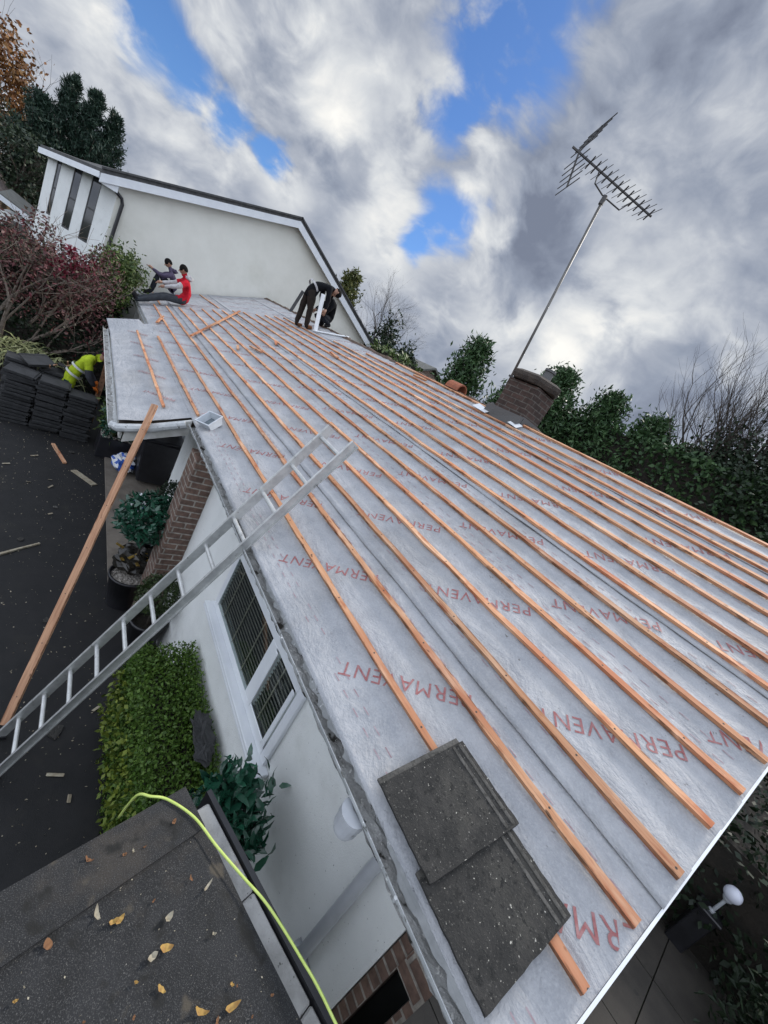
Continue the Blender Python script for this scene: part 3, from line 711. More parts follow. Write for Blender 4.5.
for i in range(nu):
    for j in range(nv): fs.append((i * (nv + 1) + j, (i + 1) * (nv + 1) + j, (i + 1) * (nv + 1) + j + 1, i * (nv + 1) + j + 1))
a.add(vs, fs)
gbox(a, 0, 2.6, 0.0, 3.5, 2.13, 2.225)
a.build('felt_roof', 'felt', gar, smooth=False)
a = MB(); gbox(a, .0, .17, .02, 3.5, 2.266, 2.279); a.v = [(x, y, z - .0) for x, y, z in a.v]; a.build('felt_edge_strip', 'felt', gar)
a = MB(); 
for k in range(7): gbox(a, .06 + k * .37, .06 + k * .37 + .366, -.10, -.004, 2.05, 2.15 + random.uniform(-.004, .004))
a.build('coping', 'concrete', gar, bevel=.006)
a = MB(); gbox(a, .02, 2.6, -.125, -.104, 2.0, 2.165); a.build('drip_strip', 'black', gar)
# hose
hp = [(-.93, .50, 2.10), (-.915, .52, 2.25), (-.88, .555, 2.285), (-.85, .61, 2.288), (-.76, .69, 2.29), (-.64, .75, 2.29), (-.52, .82, 2.285), (-.41, .88, 2.288), (-.25, .94, 2.29), (-.08, .99, 2.29), (.4, 1.08, 2.29), (1.2, 1.0, 2.29)]
a = MB(); fine = []
for i in range(len(hp) - 1):
    p0, p1, p2, p3 = [Vector(hp[max(0, min(len(hp) - 1, i + k))]) for k in (-1, 0, 1, 2)]
    for q in range(6):
        t = q / 6; fine.append(.5 * ((2 * p1) + (p2 - p0) * t + (2 * p0 - 5 * p1 + 4 * p2 - p3) * t * t + (3 * p1 - p0 - 3 * p2 + p3) * t ** 3))
a.tube(fine, .0046, 8); tag(a.build('hose', 'hose', smooth=True), 'thin yellow-green hose lying along the felt roof edge', 'hose')
# leaves
def dead_leaf(x, y, z, L, w_, th, curl, mt, lab, group=None):
    a = MB(); vs = []; fs = []; n = 8
    L *= .8; w_ *= .8
    for i in range(n + 1):
        t = i / n; ww = w_ * math.sin(math.pi * min(1, t * .96 + .02)) ** .8
        for k in (-1, 0, 1):
            vs.append((L * (t - .5), k * ww / 2 * (1 + .12 * math.sin(9 * t)), curl * ((t - .5) ** 2 * 3) * L + abs(k) * ww * .35 * curl + .003 * math.sin(13 * t + k)))
    for i in range(n):
        for k in range(2): fs.append((i * 3 + k, i * 3 + k + 1, i * 3 + k + 4, i * 3 + k + 3))
    a.add([(x + v_[0] * math.cos(th) - v_[1] * math.sin(th), y + v_[0] * math.sin(th) + v_[1] * math.cos(th), z + .002 + v_[2]) for v_ in vs], fs)
    return tag(a.build('fallen_leaf', mt, smooth=True, fix=False, loc=(x, y, z)), lab, 'leaf', group)
zz = 2.275
GL = 'leaves fallen on the felt roof'
dead_leaf(-.44, .56, zz, .046, .026, 1.2, .5, 'yellowdead', 'largest yellow-brown fallen leaf, in the middle of the felt roof', GL)
dead_leaf(-.36, .54, zz, .035, .015, .6, .3, 'yellowdead', 'small yellow leaf just below the largest leaf on the felt roof', GL)
dead_leaf(-.54, .70, zz, .05, .011, 2.2, .6, 'paleleaf', 'narrow pale curled leaf on the felt nearest the hose', GL)
dead_leaf(-.59, .39, zz, .05, .016, .2, .8, 'paleleaf', 'pale twisted leaf left of the middle of the felt roof', GL)
dead_leaf(-.24, .71, zz, .055, .022, 1.5, .7, 'yellowdead', 'curled yellow leaf at the lower right of the felt roof', GL)
dead_leaf(-.27, .63, zz, .05, .018, .9, .7, 'yellowdead', 'yellow leaf at the bottom of the felt roof, second from right', GL)
dead_leaf(-.57, .28, zz, .035, .025, .4, .5, 'browndead', 'orange-brown leaf at the left of the felt roof', GL)
for k in range(46):
    q = gp(random.uniform(.03, 1.15), random.uniform(.03, .75), zz); L = random.choice((.010, .014, .018, .024, .034))
    dead_leaf(q.x, q.y, q.z + .002, L, L * random.uniform(.35, .7), random.random() * 6, random.uniform(.3, 1.1), ('browndead', 'paleleaf', 'browndead', 'yellowdead')[k % 4], 'small crumpled brown or straw coloured leaf scrap on the black felt roof', 'leaf scraps on the felt roof')
pts = np.array([gp(random.uniform(.02, 1.6), random.uniform(.02, 1.2), zz + .002) for _ in range(500)])
a = MB(); a.quads(leaves(pts, .006, .6, 0)); tag(a.build('debris', 'paleleaf', fix=False), 'fine pale grit scattered over the black felt roof', 'debris', None, 'stuff')

# ================================================================== TWO OLD TILES ON THE ROOF, TUB
def roof_tile(xa, xb, sa, sb, ha, hb, lab, skew):
    t = thing('roof_tile', lab, 'roof tile', rp((xa + xb) / 2, sa, ha), 'old tiles lying on the membrane')
    def tp(u, v_, h): return rp(xa + (xb - xa) * u + skew * v_, sa + (sb - sa) * v_, ha + (hb - ha) * v_ + h)
    mb = MB(); nu, nv = 16, 20; vs = []; fs = []
    for j in range(nv + 1):
        for i in range(nu + 1):
            u, v_ = i / nu, j / nv
            e = .0025 * noise.noise(Vector((u * 9 + xa * 5, v_ * 9, 1))) if 0 < i < nu and 0 < j < nv else 0
            du = .003 * noise.noise(Vector((v_ * 9, xa, 3))) if i in (0, nu) else 0; dv = .003 * noise.noise(Vector((u * 9, xa, 6))) if j in (0, nv) else 0
            vs.append(tp(u + du / .3, v_ + dv / .4, .022 + e))
    W_ = nu + 1; nb = len(vs)
    for j in range(nv + 1):
        for i in range(nu + 1): vs.append(vs[j * W_ + i] - UP * .02)
    for j in range(nv):
        for i in range(nu):
            q = j * W_ + i; fs += [(q, q + 1, q + 1 + W_, q + W_), (nb + q, nb + q + W_, nb + q + W_ + 1, nb + q + 1)]
    for i in range(nu): fs += [(i, nb + i, nb + i + 1, i + 1), (nv * W_ + i, nv * W_ + i + 1, nb + nv * W_ + i + 1, nb + nv * W_ + i)]
    for j in range(nv): fs += [(j * W_, (j + 1) * W_, nb + (j + 1) * W_, nb + j * W_), (j * W_ + nu, nb + j * W_ + nu, nb + (j + 1) * W_ + nu, (j + 1) * W_ + nu)]
    mb.add(vs, fs); mb.build('tile_body', 'tile', t)
    rb = MB()
    for v_, hh in ((.87, .003), (.945, .004)):
        p, q = tp(.02, v_, .022), tp(.98, v_, .022); rb.obox((p + q) / 2 + UP * hh / 2, (q - p) / 2, Vector((0, CT, ST)) * .007, UP * hh / 2)
    rb.build('weather_bar', 'paletile', t, bevel=.002)
    rb = MB(); p, q = tp(-.035, .0, .008), tp(-.035, .97, .008); rb.obox((p + q) / 2, Vector((.012, 0, 0)), (q - p) / 2, UP * .007); rb.build('side_lock', 'paletile', t, bevel=.002)
roof_tile(-.505, -.160, .505, .915, .048, .054, 'old dark concrete tile on the membrane, the one farther from the roof end', .03)
roof_tile(-.19, .150, .485, .885, .024, .038, 'old dark concrete tile with pale lichen, nearest the roof end', -.01)

tub = thing('plastic_tub', 'clear white plastic food tub sitting on the membrane above the gutter', 'tub', rp(-4.55, .62, .004))
tz = rp(-4.55, .62, .004); td, tu = Vector((.9, CT * .45, ST * .45)).normalized(), (UP + Vector((.25, -.25, 0))).normalized(); tw = td.cross(tu).normalized()
a = MB()
def ring(w_, d_, h): return [tz + tw * w_ * i + td * d_ * j + tu * h for i, j in ((-1, -1), (1, -1), (1, 1), (-1, 1))]
rs_ = [ring(.080, .090, 0), ring(.095, .105, .11), ring(.106, .116, .11), ring(.106, .116, .098), ring(.102, .112, .098), ring(.091, .101, .108), ring(.076, .086, .006)]
vs = [p for r_ in rs_ for p in r_]; fs = [(3, 2, 1, 0)]
for i in range(6):
    for k in range(4): fs.append((i * 4 + k, i * 4 + (k + 1) % 4, (i + 1) * 4 + (k + 1) % 4, (i + 1) * 4 + k))
fs.append((24, 25, 26, 27)); a.add(vs, fs)
a.build('tub_body', flat('milky_plastic', (.62, .66, .70), .25), tub, bevel=.0)
a = MB(); q = ring(.079, .089, .03); a.add(q, [(0, 1, 2, 3)]); a.build('water', flat('grey_water', (.14, .17, .19), .05), tub)

# ================================================================== STACKS OF STRIPPED TILES
ORD = ['topmost', 'second', 'third', 'fourth', 'fifth', 'sixth', 'seventh', 'eighth', 'ninth', 'tenth', 'eleventh', 'twelfth', 'thirteenth', 'fourteenth', 'fifteenth']
a = MB()                                                     # one interlocking tile: thin slab, two nibs' worth of rib, side lock
L_, W2 = .42, .45
a.box((-L_ / 2, -W2 / 2, 0), (L_ / 2, W2 / 2 - .03, .028)); a.box((-L_ / 2 + .01, W2 / 2 - .029, 0), (L_ / 2, W2 / 2, .015))
for x in (-.19, -.15): a.box((x - .008, -W2 / 2 + .01, .0285), (x + .008, W2 / 2 - .04, .034))
a.box((.17, -W2 / 2 + .002, -.022), (.208, W2 / 2 - .034, -.0005)); a.box((-.20, -.2, -.022), (-.17, .2, -.0005))
proto = a.build('stacked_tile', 'darktile', bevel=.002)
first = True
STK = [(-9.62, -.44, 15, 'nearest the left edge of the photo'), (-9.58, .03, 15, 'in the middle of the front row'), (-9.52, .50, 14, 'beside the green plants and the path'),
       (-10.35, -.52, 15, 'behind the left front stack'), (-10.3, -.02, 15, 'behind the middle front stack')]
for x, y, n_, where in STK:
    for k in range(n_):
        o = proto if first else proto.copy()
        if not first: col.objects.link(o)
        first = False
        o.location = (x + random.uniform(-.035, .035), y + random.uniform(-.025, .025), .025 + .066 * k); o.rotation_euler = (random.uniform(-.03, .03), random.uniform(-.04, .04), random.uniform(-.13, .13))
        q = ORD[n_ - 1 - k]
        tag(o, f'{q} dark tile{"" if q == "topmost" else " down"} in the stack {where}', 'roof tile', 'stripped tiles stacked on the tarmac')
for k, (x, y, z, rx, ry) in enumerate([(-10.2, -.3, 1.06, .25, .1), (-10.4, .2, 1.04, -.2, .15)]):
    o = proto.copy(); col.objects.link(o); o.location = (x, y, z + .02); o.rotation_euler = (rx, ry, .5 + k)
    tag(o, ['tilted loose tile lying over the rear left stack', 'tilted loose tile lying over the rear middle stack'][k], 'roof tile')
a = MB()
for k in range(9): x, y = -10.3 + random.uniform(-.3, .4), .05 + random.uniform(-.2, .45); a.tube([(x, y, 1.06), (x + random.uniform(-.15, .15), y + random.uniform(-.2, .2), 1.11 + random.random() * .08)], .014, 4)
tag(a.build('broken_batten_pile', 'plank'), 'heap of broken orange timber scraps on the rear tile stacks', 'timber scraps')

# ================================================================== POTS, BAGS AND TUBS BY THE PORCH
def pot(prof, c, mt, lab, name='plant_pot'):
    t = thing(name, lab, 'plant pot', c); a = MB(); a.lathe(prof, c, 24, cap=False); a.lathe([(prof[0][0], 0), (.001, 0)], c, 24, cap=False); a.build('pot', mt, t, smooth=True); return t
t = pot([(.17, 0), (.235, .43), (.25, .43), (.25, .46), (.225, .46), (.22, .40)], (-4.55, 1.16, 0), 'black', 'lollipop laurel tree in a tall round black pot topped with pale pebbles', 'potted_laurel')
t['category'] = 'potted tree'
a = MB(); a.lathe([(.222, .41), (.12, .435), (.01, .44)], (-4.55, 1.16, 0), 20, cap=False)
for k in range(160):
    r_, th = .2 * math.sqrt(random.random()), random.random() * 6.3; a.ball((-4.55 + r_ * math.cos(th), 1.16 + r_ * math.sin(th), .435), (.016, .014, .011), 6, 4)
a.build('pebbles', 'gravel', t)
a = MB(); a.tube([(-4.55, 1.16, .42), (-4.56, 1.15, .75), (-4.55, 1.14, 1.15)], [.018, .016, .014], 7)
tips = []
for k in range(7): branch(a, (-4.55, 1.14, 1.05), (random.gauss(0, 1), random.gauss(0, 1), .8), .2, .008, 1, tips, .5)
a.build('trunk', 'bark', t)
a = MB(); c0 = np.array((-4.55, 1.14, 1.29)); p = rng.normal(size=(1300, 3)); p /= np.linalg.norm(p, axis=1, keepdims=True); p = c0 + p * (.33 * rng.uniform(.5, 1.0, (1300, 1)) ** .6) * np.array((1.05, 1.05, .92))
a.add(*broad(p, .085, .42)); a.build('crown', 'laurel', t, smooth=True, fix=False)
# black and gold bag on the pot
a = MB(); a.ball((-4.66, 1.17, .60), (.22, .24, .15), 20, 12, .55)
bag = a.build('rubbish_bag', flat('black_gold_foil', (.02, .018, .014), .25), smooth=False, loc=(-4.66, 1.17, .46)); tag(bag, 'crumpled black bag with gold folds sitting on the pebble topped pot', 'bag')
M['gold'+'foil'] = mat('gold_foil', (.45, .30, .06), (.20, .12, .03), 30, .3, .5)
for k in range(8):
    a = MB(); th = k * .8; p = Vector((-4.62 + .14 * math.cos(th), 1.15 + .15 * math.sin(th), .68 + .04 * math.sin(k * 3))); a.bar(p, p + Vector((.11 * math.cos(k * 2.1), .12 * math.sin(k * 2.1), .04)), .035, .008); a.build('gold_fold', 'goldfoil', bag)

def ball_bush(c, r_, nleaf, size, mt, name, lab, potprof, potc, potmt='black', cat='potted shrub'):
    t = pot(potprof, potc, potmt, lab, name); t['category'] = cat
    a = MB(); a.tube([(potc[0], potc[1], potprof[-1][1] - .06), (c[0], c[1], c[2])], .02, 6); a.build('trunk', 'bark', t)
    a = MB(); a.lathe([(potprof[-1][0] + .001, potprof[-1][1] - .03), (.01, potprof[-1][1] - .025)], potc, 16, cap=False); a.build('pot_soil', 'soil', t)
    a = MB(); p = rng.normal(size=(nleaf, 3)); p /= np.linalg.norm(p, axis=1, keepdims=True)
    p = np.array(c) + p * np.array(r_) * rng.uniform(.72, 1.0, (nleaf, 1)); a.quads(leaves(p, size, .55)); a.build('crown', mt, t, fix=False); return t
ball_bush((-3.76, 1.30, .80), .24, 2600, .035, 'topiary', 'potted_topiary', 'clipped green ball bush in a black pot below the ladder', [(.14, 0), (.19, .42), (.205, .42), (.205, .46), (.18, .46), (.175, .40)], (-3.76, 1.30, 0))
ball_bush((-5.0, 1.375, 1.22), (.20, .20, .42), 4200, .03, 'ivy', 'potted_topiary', 'dark clipped columnar bush in a tall black planter behind the brick pillar', [(.14, 0), (.19, .72), (.20, .72), (.20, .76), (.18, .76), (.175, .70)], (-5.0, 1.375, 0))
# square planter with gravel and a shrub
t = thing('square_planter', 'square black planter of pale gravel with a leafy shrub by the tile stacks', 'planter', (-9.05, 1.12, 0))
a = MB(); a.obox((-9.05, 1.12, .22), (.27, 0, 0), (0, .27, 0), (0, 0, .22)); a.build('planter_box', 'black', t, bevel=.01)
a = MB()
for k in range(150): a.ball((-9.05 + random.uniform(-.25, .25), 1.12 + random.uniform(-.25, .25), .445), (.024, .02, .014), 6, 4)
a.build('gravel_top', 'gravel', t)
# wheelie bin
t = thing('wheelie_bin', 'black lidded wheelie bin standing in the dark porch', 'bin', (-8.12, 1.74, .035))
a = MB(); c_ = Vector((-8.12, 1.74, .035)); vs = [];
for z, w_, d_ in ((.06, .23, .25), (.95, .29, .34)): vs += [c_ + Vector((i * w_, j * d_, z)) for i, j in ((-1, -1), (1, -1), (1, 1), (-1, 1))]
a.add(vs, [(0, 3, 2, 1), (4, 5, 6, 7), (0, 1, 5, 4), (1, 2, 6, 5), (2, 3, 7, 6), (3, 0, 4, 7)]); a.build('bin_body', 'black', t, bevel=.02)
a = MB(); a.obox(c_ + Vector((0, 0, .985)), (.31, 0, .0), (0, .37, .03), (0, -.002, .028)); a.build('lid', 'black', t, bevel=.02)
for s_ in (-1, 1):
    a = MB(); a.tube([c_ + Vector((s_ * .19, .33, .1)), c_ + Vector((s_ * .25, .33, .1))], .095, 16); a.build('wheel', 'black', t)
# bags and ornaments
def sack(c, r_, mts, name, lab, cat):
    a = MB(); n0 = 22; a.ball(c, r_, n0, 14, .5)
    for i, f_ in enumerate(a.f):
        z = sum(a.v[q][2] for q in f_) / 4 - c[2]; a.m[i] = 1 if noise.noise(Vector(a.v[f_[0]]) * 9) + z > .04 else 0
    return tag(a.build(name, mts, smooth=False, loc=(c[0], c[1], c[2] - r_[2])), lab, cat)
blue = flat('blue_plastic', (.03, .10, .42), .35); white = flat('white_sack', (.70, .72, .74), .5)
sack((-8.35, 1.30, .20), (.26, .20, .17), [blue, white], 'compost_sack', 'blue and white crumpled sack on the path behind the plank', 'sack')
sack((-6.6, 1.42, .26), (.14, .12, .22), [blue, white], 'plastic_bag', 'smaller blue and white bag upright on the path beside the dark ball bush', 'bag')
t = thing('garden_ornament', 'small white figure ornament on the path behind the laurel tree', 'ornament', (-6.5, 1.30, .035))
a = MB(); a.lathe([(.09, 0), (.08, .10), (.04, .22), (.035, .24)], (-6.5, 1.30, .035), 12); a.build('figure_body', white, t, smooth=True)
a = MB(); a.ball((-6.5, 1.30, .33), .06); a.build('head', white, t, smooth=True)
a = MB(); a.obox((-6.5, 1.30, .20), (.15, .02, 0), (-.01, .05, 0), (0, .01, .03)); a.build('wings', white, t, bevel=.01)
t = thing('flower_pot', 'small pot of yellow flowers on the ground beside the brick pillar', 'flower pot', (-4.75, 1.42, .0))
a = MB(); a.lathe([(.07, 0), (.10, .18), (.11, .18), (.11, .2), (.09, .2)], (-4.75, 1.42, .0), 14); a.build('pot', 'black', t)
a = MB(); p = np.array((-4.75, 1.42, .30)) + rng.normal(size=(160, 3)) * np.array((.07, .07, .05)); a.quads(leaves(p, .06, .6)); a.build('flowers', leaf_mat('yellow_flower', [(.5, .36, .04), (.55, .5, .35), (.05, .10, .02), (.45, .28, .05)]), t, fix=False)

# ================================================================== HEDGES, SHRUBS
def hedge_mass(name, lab, cat, lo, hi, n_, size, mt, rough=.1, aspect=.55, group=None, stems=6):
    """a clipped or loose bank of leaves over a dark twiggy inside, with stems to the ground"""
    lo, hi = np.array(lo, float), np.array(hi, float)
    t = thing(name, lab, cat, ((lo[0] + hi[0]) / 2, (lo[1] + hi[1]) / 2, 0), group)
    a = MB()
    for k in range(stems):
        x, y = random.uniform(lo[0] + .1, hi[0] - .1), random.uniform(lo[1] + .1, hi[1] - .1); a.tube([(x, y, 0), (x + random.uniform(-.1, .1), y + random.uniform(-.1, .1), hi[2] * .8)], .018, 5)
    a.build('stems', 'bark', t)
    ar = [(hi[1] - lo[1]) * (hi[2] - lo[2]), (hi[0] - lo[0]) * (hi[2] - lo[2]), (hi[0] - lo[0]) * (hi[1] - lo[1])]
    ar = np.array([ar[0], ar[0], ar[1], ar[1], ar[2]]); f = rng.choice(5, n_, p=ar / ar.sum()); u = rng.uniform(0, 1, (n_, 3)); p = lo + (hi - lo) * u
    d = rng.uniform(0, 1, n_) ** 1.6 * .30
    ax = [0, 0, 1, 1, 2]
    for k in range(5):
        m_ = f == k; i = ax[k]; p[m_, i] = (hi[i] - d[m_]) if k in (1, 3, 4) else (lo[i] + d[m_])
    nz = np.array([noise.noise(Vector(q * 2.2)) + .5 * noise.noise(Vector(q * 6)) for q in p]); cc = (lo + hi) / 2
    p = cc + (p - cc) * (1 + rough * nz[:, None])
    a = MB(); a.quads(leaves(p, size, aspect)); a.build('foliage', mt, t, fix=False)
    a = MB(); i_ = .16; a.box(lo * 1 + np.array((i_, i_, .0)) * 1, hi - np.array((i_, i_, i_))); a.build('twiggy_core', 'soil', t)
    return t
hedge_mass('box_hedge', 'clipped bright green box hedge along the white wall below the window', 'hedge', (-2.85, .93, 0), (-1.02, 1.46, 1.02), 46000, .032, 'box', .05)
a = MB(); p = np.column_stack([rng.uniform(-2.9, -1.3, 700), rng.normal(.91, .02, 700), rng.uniform(.1, .85, 700)]); a.quads(leaves(p, .05, .6)); tag(a.build('creeper', 'yellowleaf', fix=False), 'yellow-green creeper spilling down the driveway face of the box hedge', 'creeper')
a = MB(); a.ball((-1.90, 1.36, 1.03), (.17, .08, .03), 16, 8, 1.0); a.ball((-1.74, 1.33, 1.035), (.09, .07, .03), 12, 7, 1.0); tag(a.build('dark_gap_lump', 'darktile', loc=(-1.9, 1.3, 1.04)), 'flat dark lump on the box hedge standing in for the dark gap by the wall', 'dark gap')  # dark lumps added to stand in for the dark gap by the wall
def shrub(name, lab, cat, c, r_, n_, size, mt, aspect=.5, clumps=18, base=None, stems=7, up=.1, fold=.1, stem_mt='bark', spread=.25, wide=False):
    base = Vector(base or (c[0], c[1], 0)); t = thing(name, lab, cat, base)
    a = MB(); tips = []
    for k in range(stems):
        a.tube([base + Vector((random.uniform(-.05, .05), random.uniform(-.05, .05), 0)), base.lerp(Vector(c), .6) + Vector((random.gauss(0, r_[0] * .3), random.gauss(0, r_[1] * .3), 0)), Vector(c) + Vector((random.gauss(0, r_[0] * .5), random.gauss(0, r_[1] * .5), random.uniform(-.2, .7) * r_[2]))], [.02, .014, .006], 5)
    a.build('stems', stem_mt, t)
    a = MB(); q = clumpy(n_, c, r_, clumps, spread)
    if wide: a.add(*broad(q, size, aspect, up))
    else: a.quads(leaves(q, size, aspect, up, fold))
    a.build('foliage', mt, t, smooth=wide, fix=False); return t
shrub('laurel_shrub', 'glossy broad leaved laurel shrub in the gap between garage and white wall', 'shrub', (-1.0, 1.15, 1.55), (.20, .17, .31), 900, .09, 'laurel', .40, 30, spread=.2, up=.3, wide=True)
shrub('leafy_shrub', 'dark green leafy shrub growing beside the porch gutter above the planter', 'shrub', (-9.2, 1.10, 1.0), (.35, .28, .75), 2600, .10, 'greenbush', .4, 24, (-9.05, 1.12, .4))
shrub('dark_shrub', 'dark blue-green bushy shrub beneath the porch gutter corner', 'shrub', (-8.7, 1.12, .9), (.3, .25, .45), 1800, .09, 'laurel', .4, 20, (-8.95, 1.2, .42))
hedge_mass('garden_hedge', 'tall dark hedge behind the purple acer and the porch', 'hedge', (-18.5, -3.2, 0), (-14.6, .95, 2.35), 24000, .12, 'darkhedge', .16, stems=14)
hedge_mass('low_hedge', 'low dark hedge behind the rear tile stacks and the worker', 'hedge', (-14.2, -3.0, 0), (-12.2, 1.1, 1.25), 13000, .09, 'darkhedge', .16, stems=10)
shrub('variegated_shrub', 'light green and yellow shrub growing against the cream gable corner', 'shrub', (-14.6, .62, 2.75), (.75, .5, .75), 4200, .11, 'greenbush', .5, 40, (-14.8, .4, 0))
shrub('gable_shrub', 'sparse tall leafy shrub behind the seated workers at the gable wall', 'shrub', (-15.2, 1.05, 3.1), (.5, .35, .55), 900, .10, 'greenbush', .45, 24, (-15.2, .7, 0))
# purple acer
t = thing('acer_tree', 'purple leaved acer tree with pale bare branching stems left of the roof', 'tree', (-12.4, -1.35, 0))
a = MB(); tips = []; random.seed(21)
for k, d in enumerate([(-.2, .5, .8), (-.1, .15, 1), (0, .8, .55), (-.3, -.35, .9), (.1, .45, 1.0), (-.2, 1.0, .45)]):
    branch(a, (-12.4 + .05 * k, -1.3 + .03 * k, .2), d, 1.45, .055, 3, tips, .5, .10, 6, 3)
a.build('trunk', 'palebark', t)
tp_ = np.array([tuple(q) for q in tips]); p = tp_[rng.integers(0, len(tp_), 5200)] + rng.normal(size=(5200, 3)) * .20; p = p[(p[:, 2] < 3.25 + .25 * np.sin(p[:, 1] * 5)) & (p[:, 1] < .75)]
a = MB(); a.quads(leaves(p, .085, .45)); a.build('crown', 'acer', t, fix=False)
a = MB(); p = clumpy(800, (-12.6, -.15, 2.85), (.45, .4, .3), 12, .3); a.quads(leaves(p, .09, .5)); a.build('crimson_foliage', 'redleaf', t, fix=False)
a = MB(); p = clumpy(4500, (-13.2, -1.0, 2.15), (1.2, 1.5, .85), 60, .2); a.quads(leaves(p, .085, .45)); a.build('lower_foliage', 'acer', t, fix=False)
random.seed(5)
# strap-leaved clump
t = thing('strap_leaf_clump', 'heap of pale arching strap leaves behind the tile stacks', 'plant', (-11.2, -.55, 0))
a = MB()
for k in range(520):
    x, y = -11.15 + random.gauss(0, .28), -.62 + random.gauss(0, .36); th = random.random() * 6.3; L = random.uniform(.35, .8); w_ = random.uniform(.010, .022)
    d = Vector((math.cos(th), math.sin(th), 0)); s_ = d.cross(Vector((0, 0, 1))); vs = []
    z0_ = random.uniform(.55, .95)
    for i in range(5):
        q = i / 4; c_ = Vector((x, y, z0_)) + d * L * q * .9 + Vector((0, 0, L * (.8 * q - 1.15 * q * q))); ww = w_ * (1 - q ** 2 * .9); vs += [c_ - s_ * ww, c_ + s_ * ww]
    a.add(vs, [(2 * i, 2 * i + 1, 2 * i + 3, 2 * i + 2) for i in range(4)])
a.build('blades', 'strap', t, fix=False)
a = MB(); a.ball((-11.15, -.62, .35), (.6, .75, .5), 14, 8, .3); a.build('root_mound', 'soil', t)

# gable-end side: dark hedge bank, lamp pier
hedge_mass('side_hedge', 'big dark hedge beyond the patio slabs past the roof end', 'hedge', (.25, 6.75, 0), (6.5, 13.5, 1.55), 26000, .10, 'darkhedge', .14, stems=16)
shrub('patio_shrub', 'dark leafy shrub on the patio corner in front of the hedge', 'shrub', (2.35, 6.1, .7), (.7, .6, .7), 3200, .09, 'darkhedge', .5, 30)
shrub('corner_bush', 'low rounded green bush below the gutter end by the house corner', 'shrub', (.10, 1.30, .80), (.22, .22, .3), 1500, .05, 'topiary', .55, 20)
t = thing('globe_lamp', 'white globe garden lamp on a short post above a low pier by the hedge', 'lamp', (1.30, 6.75, 0))
a = MB(); a.box((1.20, 6.67, 0), (1.40, 6.87, .63)); a.box((1.17, 6.64, .63), (1.43, 6.90, .67)); a.build('pier', 'black', t, bevel=.01)
a = MB(); a.tube([(1.30, 6.75, .67), (1.30, 6.75, .92)], .018, 8); a.lathe([(.04, .66), (.04, .69), (.02, .7)], (1.30, 6.75, 0), 10); a.lathe([(.03, .90), (.05, .93), (.05, .95)], (1.30, 6.75, 0), 10); a.build('post', 'pipe', t)
a = MB(); a.ball((1.30, 6.75, 1.02), .088, 24, 16); a.build('globe', 'globe', t, smooth=True)

# ================================================================== TREES
def conifer(name, lab, base, H, W_, n_, size, mt, cat='tree', group=None, feather=.5, lean=0.0, bottom=.12, aspect=.33, up=.55, fluff=1.0, taper=.62):
    base = Vector(base); t = thing(name, lab, cat, base, group)
    a = MB(); a.tube([base, base + Vector((lean * .5, 0, H * .5)), base + Vector((lean, 0, H * .97))], [W_ * .06, W_ * .04, .01], 7); P = []
    nb = int(60 + 12 * H)
    for k in range(nb):
        q = bottom + (1 - bottom) * (k / nb) ** .9; z = H * q; r_ = W_ / 2 * (1 - q) ** taper * random.uniform(.55, 1.15) + .12
        th = k * 2.399 + random.uniform(-.4, .4); o_ = Vector((lean * q, 0, z)); d = Vector((math.cos(th), math.sin(th), .35 + feather * random.random()))
        e = base + o_ + d * r_; a.tube([base + o_ * .985, e], [.02, .006], 4, cap=False)
        m_ = int(n_ / nb); u = rng.uniform(.15, 1.05, m_) ** .7
        pp = np.array(base + o_) + np.outer(u, np.array(d * r_)) + rng.normal(size=(m_, 3)) * fluff * (.10 + .10 * r_) * np.array((1, 1, .8)); P.append(pp)
    a.build('trunk', 'bark', t)
    p = np.concatenate(P); a = MB(); a.quads(leaves(p, size, aspect, up)); a.build('crown', mt, t, fix=False); return t
for x, y, h, w_, lab in ((-29, -2.75, 7.4, 3.0, 'shorter dark conifer at the left end of the group behind the tall house'), (-29.5, -1.95, 8.9, 2.7, 'spiky dark conifer behind the tall house, second from the left of the group'),
        (-29, -1.05, 8.9, 2.7, 'spiky dark conifer behind the tall house, second from the right of the group'), (-29, -.25, 8.6, 2.5, 'dark feathery conifer rising nearest the cream gable')):
    conifer('conifer_tree', lab, (x, y, 0), h - .35, w_ * 1.35, 19000, .20, 'conifer', feather=2.0, aspect=.2, up=1.0, fluff=.5, taper=.95)
def broadleaf(name, lab, base, H, r_, n_, size, mt, cz=None, clumps=40, bark='bark', depth=3):
    base = Vector(base); t = thing(name, lab, 'tree', base); a = MB(); tips = []
    a.tube([base, base + Vector((.1, .05, H * .4))], [.16, .11], 7)
    for k in range(5): branch(a, base + Vector((.1, .05, H * .38)), (random.gauss(0, .6), random.gauss(0, .6), 1), H * .28, .08, depth, tips, .5, .1)
    a.build('trunk', bark, t)
    a = MB(); a.quads(leaves(clumpy(n_, (base.x, base.y, cz or H * .72), r_, clumps, .24), size, .6)); a.build('crown', mt, t, fix=False); return t
broadleaf('autumn_tree', 'orange autumn tree at the far left behind the conifers', (-34, -5.0, 0), 9.3, (2.2, 1.6, 2.6), 5200, .22, 'autumn', 6.9, 46)
broadleaf('dark_tree', 'dark bushy tree between the brown roof and the conifers', (-27, -2.9, 0), 5.2, (1.5, 1.5, 1.5), 4200, .16, 'ivy', 3.9, 40)
